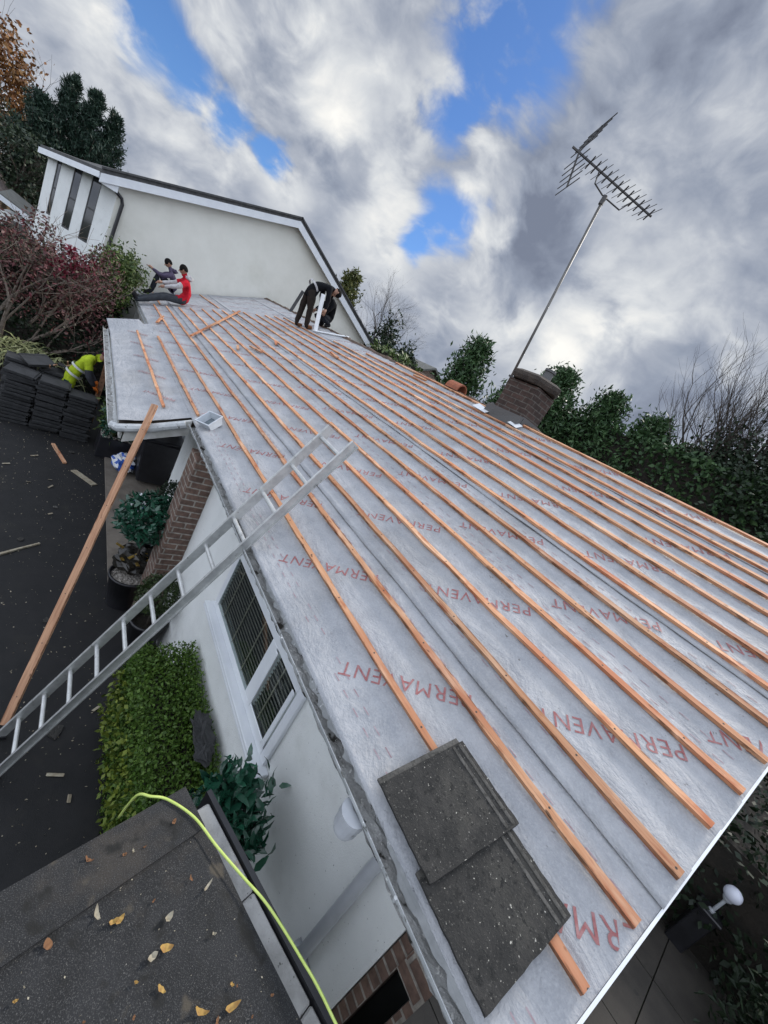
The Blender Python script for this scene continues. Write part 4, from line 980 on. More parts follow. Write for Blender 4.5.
# behind the ridge on the right
for k, (x, y, h, w_, lab) in enumerate([(-7.6, 11.4, 6.95, 3.2, 'dark green hedge conifer standing right behind the chimney'), (-6.2, 12.2, 6.95, 3.2, 'dark green hedge conifer, second to the right of the chimney'),
        (-4.9, 12.6, 6.75, 3.0, 'dark green hedge conifer, third to the right of the chimney'), (-3.9, 12.9, 6.4, 2.8, 'dark green hedge conifer, fourth right of the chimney'), (-2.9, 13.1, 6.1, 2.8, 'shortest hedge conifer, just left of the ivy clad tree')]):
    conifer('hedge_conifer', lab, (x, y, 0), h, w_, 13000, .15, 'leyland', group='conifers in the hedge behind the ridge', feather=.7, bottom=.25)
hedge_mass('tall_hedge', 'dense evergreen hedge filling in between the hedge conifers behind the ridge', 'hedge', (-7.9, 11.8, 0), (-1.2, 14.2, 6.2), 38000, .15, 'leyland', .12, stems=12)
conifer('conifer_tree', 'bushy dark conifer behind the ridge just left of the chimney', (-9.35, 9.25, 0), 6.35, 2.3, 9000, .17, 'leyland', feather=1.0, bottom=.3)
conifer('conifer_tree', 'small low conifer at the left foot of the chimney behind the ridge', (-7.4, 9.1, 0), 5.35, 1.4, 4500, .15, 'leyland', feather=1.0, bottom=.4)
t = thing('ivy_tree', 'tree thickly clad in dark ivy at the right edge with bare twigs above', 'tree', (-2.5, 13.2, 0))
a = MB(); tips = []; random.seed(12)
a.tube([(-2.5, 13.2, 0), (-2.5, 13.2, 4.5)], [.28, .2], 8)
for k in range(22): branch(a, (-2.5 + .05 * k - .5, 13.2, 4.3 + .2 * random.random()), (random.gauss(-.1, .55), random.gauss(0, .35), 1.0), 1.75, .075, 4, tips, .42, .16, 5, 3)
a.build('trunk', 'bark', t)
random.seed(6)
a = MB(); a.quads(leaves(clumpy(24000, (-2.0, 13.0, 5.6), (1.7, 1.3, 1.75), 90, .2), .105, .7)); a.build('ivy', 'ivy', t, fix=False)
a = MB(); a.quads(leaves(clumpy(15000, (-.6, 13.2, 5.0), (1.5, 1.2, 1.7), 60, .2), .105, .7)); o = a.build('ivy_side', 'ivy', t, fix=False)
# behind the gable verge
conifer('golden_conifer', 'small golden-green conifer peeping over the right gable verge', (-22.6, 10.9, 0), 8.1, 2.6, 4200, .26, 'gold', feather=1.2, bottom=.4)
t = thing('bare_tree', 'leafless round-headed tree beyond the gable, over a dark bush', 'tree', (-21.2, 13.2, 0)); a = MB(); tips = []; random.seed(31)
a.tube([(-21.2, 13.2, 0), (-21.2, 13.2, 4.6)], [.2, .15], 7)
for k in range(9): branch(a, (-21.2, 13.2, 4.5), (random.gauss(0, .7), random.gauss(0, .7), 1.0), 1.75, .055, 4, tips, .5, .03, 4, 3)
a.build('trunk', 'bark', t); random.seed(8)
shrub('tall_bush', 'dark rounded bush under the bare tree beyond the ridge', 'bush', (-20.8, 13.6, 5.0), (1.0, 1.0, 2.0), 3500, .2, 'ivy', .6, 30)
shrub('tall_bush', 'second dark bush lower right of the bare tree beyond the ridge', 'bush', (-19.9, 14.7, 4.9), (.8, .8, 1.5), 2600, .2, 'ivy', .6, 30)
hedge_mass('ridge_hedge', 'mossy green hedge line showing just over the far ridge', 'hedge', (-19, 9.6, 0), (-13.0, 10.6, 5.25), 9000, .16, 'greenbush', .10, stems=8)

# ================================================================== TALL HOUSE WITH THE CREAM GABLE
gh = thing('gable_house', 'tall house with a big blank cream gable and three slot windows', 'house', (-20, 4, 0))
GX = -16.2; yl, ya, yr = .28, 5.07, 9.55; zl, za, zr_ = 5.05, 7.10, 5.05
a = MB(); a.prism([(yl, 0), (yr, 0), (yr, zr_), (ya, za), (yl, zl)], 'x', GX, GX - .3); a.build('gable_wall', 'cream', gh)
P0, P1 = Vector((GX - .002, yl, 0)), Vector((GX - 2.42, yl - 1.67, 0)); fd = (P1 - P0).normalized(); fn = Vector((fd.y, -fd.x, 0)); fn = fn if fn.y < 0 else -fn
fl = (P1 - P0).length
holes = [(.22, .355, 3.15, 5.0), (.50, .615, 3.2, 4.92), (.80, .865, 3.3, 4.85)]
def fq(t0, t1, za_, zb_, dep=0.0, th=.2, mb=None):
    c_ = P0 + fd * fl * (t0 + t1) / 2 - fn * (dep + th / 2); (mb or a).obox((c_.x, c_.y, (za_ + zb_) / 2), fd * fl * (t1 - t0) / 2, fn * th / 2, (0, 0, (zb_ - za_) / 2))
a = MB(); ztop = 5.02; prev = 0
for t0, t1, zb_, zt_ in holes:
    fq(prev, t0, 0, ztop); fq(t0, t1, 0, zb_); fq(t0, t1, zt_, ztop + .0); prev = t1
fq(prev, 1, 0, ztop); q = P1; a.box((-24, P1.y + .03, 0), (P1.x + .01, P1.y + .23, ztop)); a.build('front_wall', 'render', gh)
for t0, t1, zb_, zt_ in holes:
    a = MB(); w3 = .03 / fl
    for u0, u1, v0, v1 in ((t0, t0 + w3, zb_, zt_), (t1 - w3, t1, zb_, zt_), (t0 + w3, t1 - w3, zb_, zb_ + .05), (t0 + w3, t1 - w3, zt_ - .05, zt_), (t0 + w3, t1 - w3, (zb_ + zt_) / 2 - .03, (zb_ + zt_) / 2 + .02)): fq(u0, u1, v0, v1, .004, .06, a)
    wd = a.build('slot_window', 'edge', gh); a = MB(); fq(t0 + w3, t1 - w3, zb_ + .05, zt_ - .05, .012, .02, a); a.build('pane', 'glass', wd)
# roof, bargeboards, verge tiles
E1, E2, E3 = Vector((GX + .28, -.16, 5.02)), Vector((GX - 2.62, -1.62, 4.86)), Vector((-26, -1.62, 4.86)); Rn, Rf = Vector((GX + .28, ya, 7.24)), Vector((-26, ya, 7.24)); Er = Vector((GX + .28, 9.85, 5.04)); Erf = Vector((-26, 9.85, 5.04))
a = MB(); up = Vector((0, 0, .10)); vs = [E1, E2, E3, Rf, Rn]; vs = vs + [v_ + up for v_ in vs]
a.add(vs, [(0, 1, 2, 3, 4), (9, 8, 7, 6, 5), (0, 5, 6, 1), (1, 6, 7, 2), (2, 7, 8, 3), (3, 8, 9, 4), (4, 9, 5, 0)])
vs = [Rn, Rf, Erf, Er]; vs = vs + [v_ + up for v_ in vs]; a.add(vs, [(0, 1, 2, 3), (7, 6, 5, 4), (0, 4, 5, 1), (1, 5, 6, 2), (2, 6, 7, 3), (3, 7, 4, 0)]); gr = a.build('roof', 'edge', gh)
a = MB()
def barge(p, q, w_=.22): a.add([p, q, q - Vector((0, 0, w_)), p - Vector((0, 0, w_)), p - Vector((.05, 0, 0)), q - Vector((.05, 0, 0)), q - Vector((.05, 0, w_)), p - Vector((.05, 0, w_))], [(0, 1, 2, 3), (7, 6, 5, 4), (0, 4, 5, 1), (1, 5, 6, 2), (2, 6, 7, 3), (3, 7, 4, 0)])
o_ = Vector((.012, 0, .0)); barge(E1 + o_, Rn + o_); barge(Rn + o_, Er + o_)
a.box((GX + .0, -.16, 4.80), (GX + .24, .27, 4.99)); a.build('bargeboard', 'upvc', gr)
a = MB(); a.add([E1 - Vector((.02, .02, .0)), E2 - Vector((0, .03, .0)), E2 - Vector((0, .03, .16)), E1 - Vector((.02, .02, .16))], [(0, 1, 2, 3)]); b_ = a.v[:]
a = MB(); a.bar(E1 + Vector((-.05, -.02, -.06)), E2 + Vector((0, -.02, -.06)), .03, .15); a.build('fascia', 'upvc', gr)
a = MB()
a.bar(Vector((GX + .20, -.17, 5.15)), Vector((GX + .20, ya + .02, 7.365)), .26, .05); a.bar(Vector((GX + .20, ya - .02, 7.365)), Vector((GX + .20, 9.86, 5.165)), .26, .05)
a.build('verge_tiles', 'edge', gr)
a = MB(); a.tube([(GX + .12, -.12, 5.04), (GX + .12, -.02, 4.97), (GX + .10, .40, 4.74), (GX + .09, .44, 4.62), (GX + .09, .36, 2.2), (GX + .09, .36, 0)], .048, 10); a.build('downpipe', 'black', gh)

# ---- brown roofed neighbour at the far left
nb = thing('brick_house', 'brown roofed house with a grey lean-to at the far left edge', 'house', (-27, -5, 0))
a = MB(); a.box((-31, -9, 0), (-24.0, -2.75, 2.9)); a.build('wall', brick_mat('ochre_brick', (.26, .17, .09), (.32, .22, .12), (.3, .28, .24)), nb)
a = MB(); a.add([(-31.3, -9.3, 2.9), (-23.7, -9.3, 2.9), (-23.7, -2.55, 2.9), (-31.3, -2.55, 2.9), (-28.6, -5.2, 4.9), (-26.3, -5.2, 4.9)], [(3, 2, 1, 0), (0, 1, 5, 4), (1, 2, 5), (2, 3, 4, 5), (3, 0, 4)]); a.build('roof', 'browntile', nb)
a = MB(); a.box((-23.9, -2.5, 0), (-21.8, -1.4, 2.55)); a.build('lean_to_wall', 'render', nb)
a = MB(); a.add([(-24.2, -2.6, 3.15), (-21.6, -2.6, 2.95), (-21.6, -1.3, 2.62), (-24.2, -1.3, 2.8), (-24.2, -2.6, 3.25), (-21.6, -2.6, 3.05), (-21.6, -1.3, 2.72), (-24.2, -1.3, 2.9)], [(0, 3, 2, 1), (4, 5, 6, 7), (0, 1, 5, 4), (1, 2, 6, 5), (2, 3, 7, 6), (3, 0, 4, 7)]); lr = a.build('lean_to_roof', 'greytile', nb)
a = MB(); a.bar((-21.57, -2.6, 2.93), (-21.57, -1.3, 2.6), .04, .16); a.build('fascia', 'upvc', lr)
a = MB(); a.box((-21.798, -2.3, .1), (-21.76, -1.75, 2.4)); a.build('door', 'edge', nb)
# ---- grey roof beyond the ridge
nb = thing('grey_roof_house', 'grey tiled gabled house just showing beyond the ridge', 'house', (-21, 17.5, 0))
a = MB(); a.prism([(15.0, 0), (19.4, 0), (19.4, 5.0), (17.0, 6.1), (15.0, 5.0)], 'x', -20.0, -27); a.build('wall', 'brick', nb)
a = MB()
for y0, z0_, y1, z1_ in ((14.7, 4.95, 17.0, 6.2), (17.0, 6.2, 19.7, 4.95)): a.add([(-19.7, y0, z0_), (-19.7, y1, z1_), (-27, y1, z1_), (-27, y0, z0_), (-19.7, y0, z0_ + .12), (-19.7, y1, z1_ + .12), (-27, y1, z1_ + .12), (-27, y0, z0_ + .12)], [(0, 1, 2, 3), (7, 6, 5, 4), (0, 4, 5, 1), (1, 5, 6, 2), (2, 6, 7, 3), (3, 7, 4, 0)])
a.build('roof', 'greytile', nb)
t = thing('orange_ridge_tile', 'orange clay ridge tile left standing on the ridge left of the chimney', 'ridge tile', (-5.15, RIDGE.y + .05, RIDGE.z))
a = MB(); pr_ = []
for x in (-5.32, -5.0):
    for rr in (.13, .11):
        for k in range(9): an = math.pi * k / 8; pr_.append((x, RIDGE.y + .07 + rr * math.cos(an), RIDGE.z + .02 + rr * math.sin(an) * 1.1))
fs = []
for k in range(8): fs += [(k, k + 1, k + 19, k + 18), (9 + k, 27 + k, 28 + k, 10 + k), (k, 9 + k, 10 + k, k + 1), (18 + k, 19 + k, 28 + k, 27 + k)]
fs += [(0, 18, 27, 9), (8, 17, 35, 26)]
a.add(pr_, fs); a.build('tile_body', 'terracotta', t)

# ================================================================== PEOPLE
BONES = [('pelvis', 'spine', 'torso'), ('spine', 'chest', 'torso'), ('chest', 'neck', 'torso'), ('chest', 'sl', 'torso'), ('chest', 'sr', 'torso'), ('sl', 'el', 'arm'), ('el', 'wl', 'arm'), ('sr', 'er', 'arm'), ('er', 'wr', 'arm'),
         ('pelvis', 'hl', 'leg'), ('pelvis', 'hr', 'leg'), ('hl', 'kl', 'leg'), ('kl', 'al', 'leg'), ('hr', 'kr', 'leg'), ('kr', 'ar', 'leg'), ('al', 'tl', 'shoe'), ('ar', 'tr', 'shoe'), ('neck', 'head', 'skin')]
RAD = dict(pelvis=.165, spine=.165, chest=.185, neck=.07, sl=.10, sr=.10, el=.064, er=.064, wl=.042, wr=.042, hl=.122, hr=.122, kl=.086, kr=.086, al=.066, ar=.066, tl=.048, tr=.048, head=.065)
def person(lab, J, zones, face, hat, loc, hair=True, hand='skin'):
    """J joint -> world point; zones bone zone -> material; face = direction the face looks"""
    J = {k: Vector(v) for k, v in J.items()}
    ch, nk = J['chest'], J['neck']; names = list(J)
    me = bpy.data.meshes.new('person'); me.from_pydata([tuple(J[k] - Vector(loc)) for k in names], [(names.index(a), names.index(b)) for a, b, _ in BONES], [])
    o = bpy.data.objects.new('person', me); col.objects.link(o)
    sk = o.modifiers.new('skin', 'SKIN'); sk.use_smooth_shade = True; sk.branch_smoothing = .6
    for i, k in enumerate(names):
        me.skin_vertices[0].data[i].radius = (RAD[k], RAD[k] * (.78 if k in ('pelvis', 'spine', 'chest') else 1)); me.skin_vertices[0].data[i].use_root = (k == 'pelvis')
    o.modifiers.new('sub', 'SUBSURF').levels = 1
    bpy.context.view_layer.update(); dg = bpy.context.evaluated_depsgraph_get()
    body = bpy.data.meshes.new_from_object(o.evaluated_get(dg)); bpy.data.objects.remove(o)
    mats = list(dict.fromkeys(list(zones.values()) + ['skin', hand])); mb = MB(); L = Vector(loc)
    vs = [v.co + L for v in body.vertices]; segs = [(J[a], J[b], z) for a, b, z in BONES]
    zid = []
    for p in body.polygons:
        c_ = p.center + L; best = (9, '')
        for a, b, z in segs:
            d = b - a; t = max(0, min(1, (c_ - a).dot(d) / d.length_squared)); dist = (c_ - a - d * t).length / (RAD['chest'] if z == 'torso' else .07 if z in ('arm', 'leg') else .06)
            if dist < best[0]: best = (dist, z)
        zid.append(mats.index(zones.get(best[1], 'skin')))
    vs = [v + body.vertices[i].normal * (.016 * noise.noise(v * 9) + .010 * noise.noise(v * 21)) for i, v in enumerate(vs)]
    mb.v = [tuple(v) for v in vs]; mb.f = [tuple(p.vertices) for p in body.polygons]; mb.m = zid
    # head with brow, nose, ears and chin
    fc = Vector(face).normalized(); u = (J['head'] - nk).normalized(); fc = (fc - u * fc.dot(u)).normalized(); sd = u.cross(fc); c_ = J['head'] + u * .05
    mb.cur = mats.index('skin'); n0 = len(mb.v); mb.ball((0, 0, 0), 1, 16, 12); q = mb.v[n0:]
    for i, v_ in enumerate(q):
        x, y, z = v_; w_ = 1 - .18 * max(0, -z); mb.v[n0 + i] = tuple(c_ + sd * x * .076 * w_ + fc * (y * .098 * (1 - .1 * max(0, -z)) + .012 * max(0, -z)) + u * z * .118)
    mb.tube([c_ + fc * .092 + u * .02, c_ + fc * .118 - u * .022, c_ + fc * .09 - u * .034], [.008, .015, .008], 6)
    for s_ in (-1, 1): mb.ball(c_ + sd * .076 * s_ - fc * .005, (.014, .022, .030), 8, 6)
    mb.ball(c_ + fc * .088 - u * .058, (.024, .02, .007), 8, 5)
    # hands: palm and five bent fingers
    mb.cur = mats.index(hand)
    for e, w_ in (('el', 'wl'), ('er', 'wr')):
        d = (J[w_] - J[e]).normalized(); s_ = d.cross(Vector((0, 0, 1))); s_ = s_.normalized() if s_.length > .1 else Vector((1, 0, 0)); nn = s_.cross(d); p = J[w_]
        mb.tube([p - d * .02, p + d * .03, p + d * .085], [.034, .040, .036], 8)
        for k, l_ in enumerate((.068, .08, .076, .06)):
            b_ = p + d * .08 + s_ * (k - 1.5) * .019; mb.tube([b_, b_ + d * l_ * .5 - nn * .008, b_ + d * l_ * .85 - nn * .03], [.0098, .009, .007], 6)
        b_ = p + d * .03 + s_ * .034; mb.tube([b_, b_ + d * .03 + s_ * .022, b_ + d * .062 + s_ * .026 - nn * .012], [.012, .011, .008], 6)
    b = mb.build('person', mats, smooth=True, loc=loc, fix=False); tag(b, lab, 'person')
    a = MB(); a.ball((0, 0, 0), 1, 18, 12); q = []
    for x, y, z in a.v:
        z2 = max(z, -.15 - .5 * max(0, -y)); q.append(tuple(c_ + sd * x * .086 + fc * (y * .106 - .008) + u * (z2 * .128 + .012)))
    a.v = q; a.build(*hat, b, smooth=True)
    for s_ in (-1, 1):
        a = MB(); a.ball(c_ + sd * .031 * s_ + fc * .086 + u * .018, .010, 8, 6)
        a.build('eye', 'black', b)
    return b
flat_ = lambda n, c, r=.85: mat(n, c, tuple(v * .7 for v in c), 14, r, bmp=.5, bscale=22, bdist=.02)
flat_ = lambda n, c, r=.9: mat(n, c, tuple(v * .7 for v in c), 14, r, bmp=.5, bscale=22, bdist=.02, spec=.15)
M['purple_top'] = flat_('purple_sweatshirt', (.085, .070, .115)); M['navy'] = flat_('dark_jeans', (.022, .025, .032)); M['red_top'] = flat_('red_hoodie', (.52, .015, .03)); M['grey_sleeve'] = flat_('pale_grey_sleeve', (.50, .49, .50))
M['slate_jeans'] = flat_('slate_trousers', (.055, .062, .072)); M['black_top'] = flat_('black_jacket', (.007, .0075, .010)); M['brown_trouser'] = flat_('brown_black_trousers', (.030, .024, .021)); M['boot'] = flat_('tan_boots', (.17, .075, .035)); M['shoe'] = flat_('dark_shoes', (.02, .02, .022))
M['hivis'] = flat_('hi_vis_yellow', (.42, .54, .03)); M['dark_sleeve'] = flat_('dark_grey_sleeve', (.06, .063, .075)); M['teal_trouser'] = flat_('dark_teal_trousers', (.02, .05, .05)); M['maroon'] = flat_('maroon_wool', (.09, .015, .03)); M['hair'] = flat_('black_hair', (.010, .009, .009)); M['glove'] = flat_('orange_glove', (.62, .16, .03))
sit = person('man in purple sweatshirt sitting with knees drawn up at the far roof edge',
    dict(pelvis=(-15.5, 2.22, 3.20), spine=(-15.5, 2.17, 3.36), chest=(-15.5, 2.02, 3.56), neck=(-15.5, 1.93, 3.72), head=(-15.5, 1.86, 3.80), sl=(-15.68, 2.0, 3.60), sr=(-15.32, 2.0, 3.60), el=(-15.72, 1.75, 3.42), er=(-15.28, 1.75, 3.42), wl=(-15.6, 1.5, 3.48), wr=(-15.36, 1.46, 3.49),
         hl=(-15.6, 2.16, 3.17), hr=(-15.4, 2.16, 3.17), kl=(-15.62, 1.68, 3.45), kr=(-15.38, 1.66, 3.46), al=(-15.6, 1.62, 2.85), ar=(-15.38, 1.60, 2.85), tl=(-15.6, 1.42, 2.74), tr=(-15.36, 1.40, 2.74)),
    dict(torso='purple_top', arm='purple_top', leg='navy', shoe='shoe'), (0, -1, -.25), ('hair', 'hair'), (-15.5, 2.1, 3.0))
red = person('man in red and white hoodie sitting on the roof with legs stretched out',
    dict(pelvis=(-13.45, 2.26, 3.21), spine=(-13.43, 2.24, 3.38), chest=(-13.42, 2.12, 3.60), neck=(-13.42, 2.02, 3.77), head=(-13.42, 1.97, 3.86), sl=(-13.62, 2.08, 3.66), sr=(-13.22, 2.10, 3.66), el=(-13.66, 1.82, 3.45), er=(-13.10, 1.86, 3.44), wl=(-13.6, 1.58, 3.34), wr=(-13.18, 1.62, 3.30),
         hl=(-13.55, 2.18, 3.17), hr=(-13.34, 2.18, 3.17), kl=(-13.62, 1.72, 3.06), kr=(-13.30, 1.72, 3.05), al=(-13.72, 1.20, 2.67), ar=(-13.34, 1.16, 2.65), tl=(-13.74, 1.06, 2.80), tr=(-13.34, 1.02, 2.79)),
    dict(torso='red_top', arm='grey_sleeve', leg='slate_jeans', shoe='shoe'), (-.2, -1, -.35), ('hair', 'hair'), (-13.45, 2.2, 3.05))
stand = person('man in black jacket and tan boots bending over beside the white trim',
    dict(pelvis=(-10.48, 4.14, 5.08), spine=(-10.48, 4.26, 5.22), chest=(-10.47, 4.47, 5.33), neck=(-10.46, 4.65, 5.36), head=(-10.45, 4.75, 5.34), sl=(-10.66, 4.50, 5.31), sr=(-10.28, 4.50, 5.31), el=(-10.66, 4.58, 5.02), er=(-10.24, 4.58, 5.02), wl=(-10.5, 4.62, 4.80), wr=(-10.18, 4.58, 4.80),
         hl=(-10.58, 4.15, 5.0), hr=(-10.38, 4.16, 5.0), kl=(-10.64, 4.20, 4.62), kr=(-10.34, 4.30, 4.63), al=(-10.64, 4.22, 4.16), ar=(-10.34, 4.36, 4.22), tl=(-10.6, 4.38, 4.19), tr=(-10.30, 4.53, 4.26)),
    dict(torso='black_top', arm='black_top', leg='brown_trouser', shoe='boot'), (.1, .5, -1), ('hair', 'hair'), (-10.48, 4.3, 4.1))
kneel = person('man in black clothes crouching at the ridge behind the bending man',
    dict(pelvis=(-10.75, 5.04, 4.70), spine=(-10.75, 5.02, 4.86), chest=(-10.74, 4.93, 5.05), neck=(-10.73, 4.86, 5.2), head=(-10.72, 4.80, 5.27), sl=(-10.92, 4.92, 5.09), sr=(-10.56, 4.92, 5.09), el=(-10.94, 4.76, 4.86), er=(-10.5, 4.80, 4.86), wl=(-10.78, 4.60, 4.72), wr=(-10.5, 4.66, 4.62),
         hl=(-10.84, 5.0, 4.68), hr=(-10.64, 5.0, 4.68), kl=(-10.86, 4.68, 4.62), kr=(-10.56, 4.72, 4.66), al=(-10.84, 5.0, 4.53), ar=(-10.58, 5.06, 4.56), tl=(-10.84, 4.86, 4.47), tr=(-10.56, 4.90, 4.49)),
    dict(torso='black_top', arm='black_top', leg='navy', shoe='shoe'), (.2, -.6, -1), ('hair', 'hair'), (-10.75, 5.0, 4.5))
hv = person('worker in yellow hi-vis vest and maroon hat stooping behind the tile stacks',
    dict(pelvis=(-10.15, 0.20, 0.95), spine=(-10.14, 0.27, 1.15), chest=(-10.12, 0.41, 1.43), neck=(-10.10, 0.55, 1.57), head=(-10.09, 0.64, 1.62), sl=(-10.32, 0.41, 1.47), sr=(-9.92, 0.43, 1.47), el=(-10.34, 0.49, 1.19), er=(-9.86, 0.49, 1.19), wl=(-10.22, 0.65, 1.03), wr=(-9.92, 0.63, 1.01),
         hl=(-10.25, 0.20, 0.9), hr=(-10.05, 0.20, 0.9), kl=(-10.27, 0.26, 0.5), kr=(-10.03, 0.26, 0.5), al=(-10.27, 0.15, 0.08), ar=(-10.03, 0.15, 0.08), tl=(-10.25, 0.35, 0.045), tr=(-10.02, 0.35, 0.045)),
    dict(torso='hivis', arm='dark_sleeve', leg='teal_trouser', shoe='shoe'), (.1, .8, -.6), ('woolly_hat', 'maroon'), (-10.15, 0.23, 0), hand='glove')
a = MB()
for q in (.30, .62): 
    c_ = Vector((-10.15, .20, .95)).lerp(Vector((-10.12, .41, 1.43)), q); ax = Vector((.03, .21, .48)).normalized(); s_ = Vector((1, 0, 0)); nn = s_.cross(ax).normalized()
    a.tube([c_ - ax * .02, c_ + ax * .02], .001, 4); a.v = a.v[:-8]; a.f = a.f[:-6]; a.m = a.m[:-6]
    ring_ = [c_ + (s_ * math.cos(2 * math.pi * k / 20) * .20 + nn * math.sin(2 * math.pi * k / 20) * .155) for k in range(20)]
    a.add([p - ax * .022 for p in ring_] + [p + ax * .022 for p in ring_], [(k, (k + 1) % 20, 20 + (k + 1) % 20, 20 + k) for k in range(20)])
a.build('reflective_band', mat('reflective_tape', (.6, .62, .6), None, 10, .3), hv, fix=False)

def collar(b_, c, r_, mt, nm):
    a = MB(); a.ball(c, r_, 14, 8, .5); a.build(nm, mt, b_, smooth=True)
collar(red, (-13.40, 2.13, 3.78), (.13, .10, .07), 'grey_sleeve', 'hood'); collar(sit, (-15.49, 2.03, 3.72), (.12, .09, .06), 'purple_top', 'hood')
a = MB(); c0 = Vector((-10.48, 4.19, 5.145)); ax = Vector((0, .12, .14)).normalized(); q1 = Vector((1, 0, 0)); q2 = q1.cross(ax)
rr = [c0 + q1 * .20 * math.cos(2 * math.pi * k / 20) + q2 * .165 * math.sin(2 * math.pi * k / 20) for k in range(20)]
a.add([p - ax * .025 for p in rr] + [p + ax * .025 for p in rr], [(k, (k + 1) % 20, 20 + (k + 1) % 20, 20 + k) for k in range(20)]); a.build('belt', 'grey_sleeve', stand, fix=False)
t = thing('white_trim', 'white plastic L shaped trim held upright by the bending man on the roof', 'trim', (-10.0, 4.5, 4.24))
a = MB(); a.bar((-10.02, 4.50, 4.22), (-10.08, 4.33, 5.08), .11, .03, (1, .2, 0)); a.build('upright_board', 'upvc', t, bevel=.004)
a = MB(); a.bar((-10.0, 4.50, 4.245), (-9.3, 5.02, 4.51), .09, .02, UP); a.build('flat_board', 'upvc', t, bevel=.004)
tag(stick('dark_plank', (-13.25, 4.93, 4.42), (-13.28, 5.06, 5.15), .09, .04, 'edge', (1, 0, 0)), 'dark narrow plank standing upright on the roof behind the bending man', 'plank')

# ================================================================== SKY, SUN, CAMERA
SUN_AZ = (-.10, .85); SUN_EL = 40.0
world = bpy.data.worlds.new('World'); scene.world = world; world.use_nodes = True
t = NT(world.node_tree); t.n.clear()
out = t.new('ShaderNodeOutputWorld'); bg = t.new('ShaderNodeBackground'); bg.inputs['Strength'].default_value = .1; t.link(bg.outputs[0], out.inputs[0])
sky = t.new('ShaderNodeTexSky', sky_type='NISHITA', sun_disc=False); sky.sun_elevation = R(SUN_EL); sky.sun_rotation = math.atan2(SUN_AZ[0], SUN_AZ[1]); sky.air_density = 1.0; sky.dust_density = .6; sky.ozone_density = 2.0
d = t.new('ShaderNodeTexCoord').outputs['Generated']
sp = t.new('ShaderNodeSeparateXYZ'); t.link(d, sp.inputs[0])
uv = t.map(d, (1, 1, 1.45), (0, 0, 0), (R(9), 0, R(20)))
warp = t.new('ShaderNodeTexNoise'); t.link(uv, warp.inputs['Vector']); warp.inputs['Scale'].default_value = 3.0; warp.inputs['Detail'].default_value = 3
wv = t.new('ShaderNodeVectorMath', operation='MULTIPLY_ADD'); t.link(warp.outputs['Color'], wv.inputs[0]); wv.inputs[1].default_value = (.22, .22, .22); t.link(uv, wv.inputs[2]); uv = wv.outputs[0]
n_big = t.noise(uv, 2.4, 3, .5); n_mid = t.noise(uv, 5.5, 7, .52); n_fine = t.noise(uv, 14.0, 6, .55)
def blob(c, r, soft=1.0):
    """1 near the sky direction c, 0 beyond the angle r (radians), edge broken up by noise"""
    v = t.new('ShaderNodeVectorMath', operation='DISTANCE'); t.link(d, v.inputs[0]); v.inputs[1].default_value = Vector(c).normalized()
    q = t.math('ADD', v.outputs['Value'], t.math('ADD', t.math('MULTIPLY', t.math('SUBTRACT', n_mid, .5), r * 2.0 + .05), t.math('MULTIPLY', t.math('SUBTRACT', n_fine, .5), r * .7 + .03)))
    mr = t.new('ShaderNodeMapRange', interpolation_type='SMOOTHSTEP'); t.link(q, mr.inputs['Value'])
    mr.inputs['From Min'].default_value = r * (1 + .35 * soft); mr.inputs['From Max'].default_value = r * (1 - .55 * soft); mr.inputs['To Min'].default_value = 0; mr.inputs['To Max'].default_value = 1
    return mr.outputs[0]
def any_of(l):
    o = l[0]
    for q in l[1:]: o = t.math('MAXIMUM', o, q)
    return o
gap = any_of([blob(c, r) for c, r in [((-.962, .003, .272), .07), ((-.962, .06, .262), .055), ((-.957, .13, .250), .045), ((-.945, .20, .245), .03), ((-.72, .419, .554), .10), ((-.753, .417, .51), .07), ((-.78, .43, .46), .055), ((-.78, .517, .351), .07), ((-.795, .50, .315), .05), ((-.82, .49, .29), .04), ((-.66, .36, .66), .10)]])
lit = any_of([blob(c, r, 1.5) for c, r in [((-.845, .419, .332), .11), ((-.893, .287, .345), .10), ((-.82, .384, .426), .08), ((-.573, .782, .245), .12), ((-.52, .79, .33), .16), ((-.66, .70, .24), .09), ((-.86, .44, .25), .09), ((-.93, .25, .22), .05)]])
dark = any_of([blob(c, r, 1.4) for c, r in [((-.479, .841, .254), .09), ((-.789, .448, .421), .08), ((-.411, .86, .28), .10), ((-.929, .142, .345), .10), ((-.66, .65, .36), .09), ((-.86, .33, .29), .05)]])
br = t.math('ADD', t.math('MULTIPLY', n_big, .36), t.math('ADD', t.math('MULTIPLY', n_mid, .80), t.math('MULTIPLY', n_fine, .42)))
br = t.math('SUBTRACT', br, .10)
br = t.math('ADD', br, t.math('SUBTRACT', t.math('MULTIPLY', lit, .17), t.math('MULTIPLY', dark, .13)))
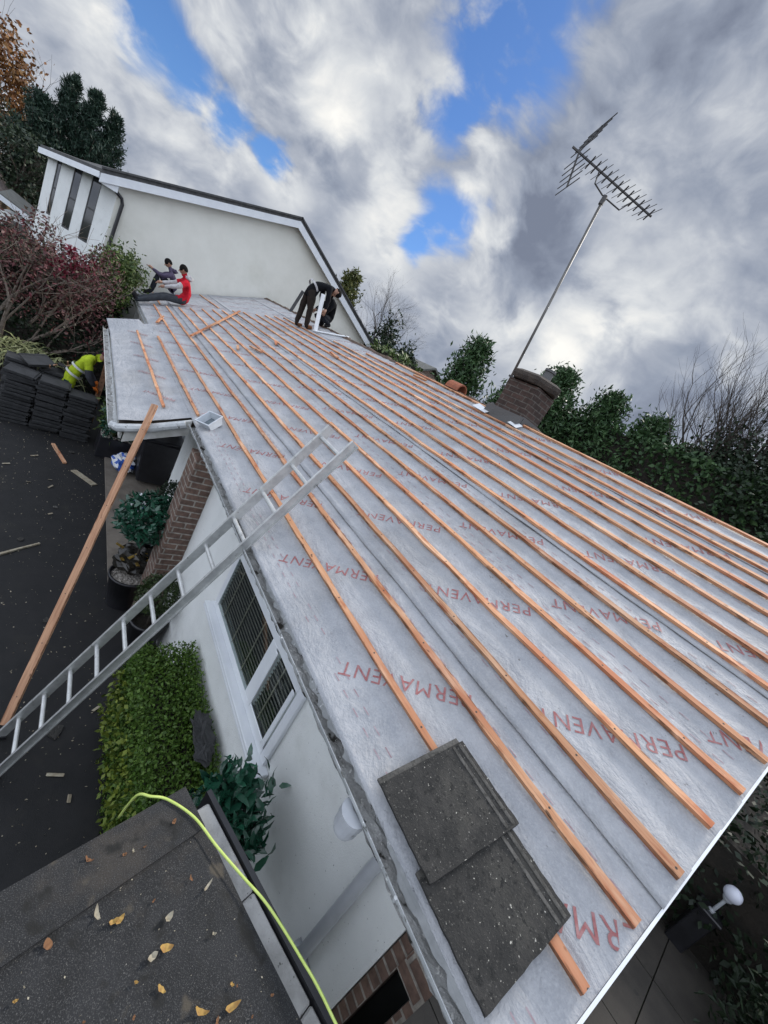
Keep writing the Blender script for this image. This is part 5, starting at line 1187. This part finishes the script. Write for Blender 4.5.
cloud = t.ramp(br, [(.47, (.19, .22, .295)), (.60, (.295, .335, .42)), (.71, (.43, .465, .535)), (.84, (.66, .685, .715)), (.98, (.97, .955, .91))])
cl10 = t.new('ShaderNodeVectorMath', operation='SCALE'); t.link(cloud, cl10.inputs[0]); t.link(t.math('ADD', 8.2, t.math('ADD', t.math('MULTIPLY', t.step(sp.outputs[2], .66, .95), 16.0), t.math('MULTIPLY', t.math('MAXIMUM', t.step(sp.outputs[1], -.28, -.80), t.step(sp.outputs[0], .25, .8)), 14.0))), cl10.inputs['Scale'])   # extra cloud glow added out of frame, overhead, left and behind, to light walls
wisps = t.math('MULTIPLY', gap, t.math('SUBTRACT', 1.0, t.math('MULTIPLY', t.step(n_fine, .48, .72), .55)))
skyc = t.mix(1.0, sky.outputs[0], (.55, .78, 1.1), 'MULTIPLY')
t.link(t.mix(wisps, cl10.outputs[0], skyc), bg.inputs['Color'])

sl = bpy.data.lights.new('sun', 'SUN'); sl.energy = 2.4; sl.angle = R(10); sl.color = (1, .94, .86)
so = bpy.data.objects.new('sun', sl); col.objects.link(so)
sv = Vector((SUN_AZ[0], SUN_AZ[1], 0)).normalized() * math.cos(R(SUN_EL)) + Vector((0, 0, math.sin(R(SUN_EL))))
so.rotation_euler = sv.to_track_quat('Z', 'Y').to_euler(); so.location = sv * 60

cam = bpy.data.cameras.new('camera'); co_ = bpy.data.objects.new('camera', cam); col.objects.link(co_)
cam.sensor_fit = 'VERTICAL'; cam.sensor_height = 36; cam.lens = 36 * 387 / 1024; cam.clip_start = .02; cam.clip_end = 1000
right = Vector((0.50646527, 0.71470098, 0.48238516)); down = Vector((0.52382946, 0.18934556, -0.83051246)); fwd = Vector((-0.68490556, 0.67331328, -0.27848448))
mw = Matrix((right, -down, -fwd)).transposed().to_4x4(); mw.translation = (0, 0, 4); co_.matrix_world = mw
scene.camera = co_
scene.view_settings.view_transform = 'Standard'; scene.view_settings.look = 'None'; scene.view_settings.gamma = 1; scene.view_settings.use_curve_mapping = False
scene.view_settings.exposure = 0.36
scene.cycles.use_denoising = True; scene.cycles.max_bounces = 5; scene.cycles.diffuse_bounces = 3
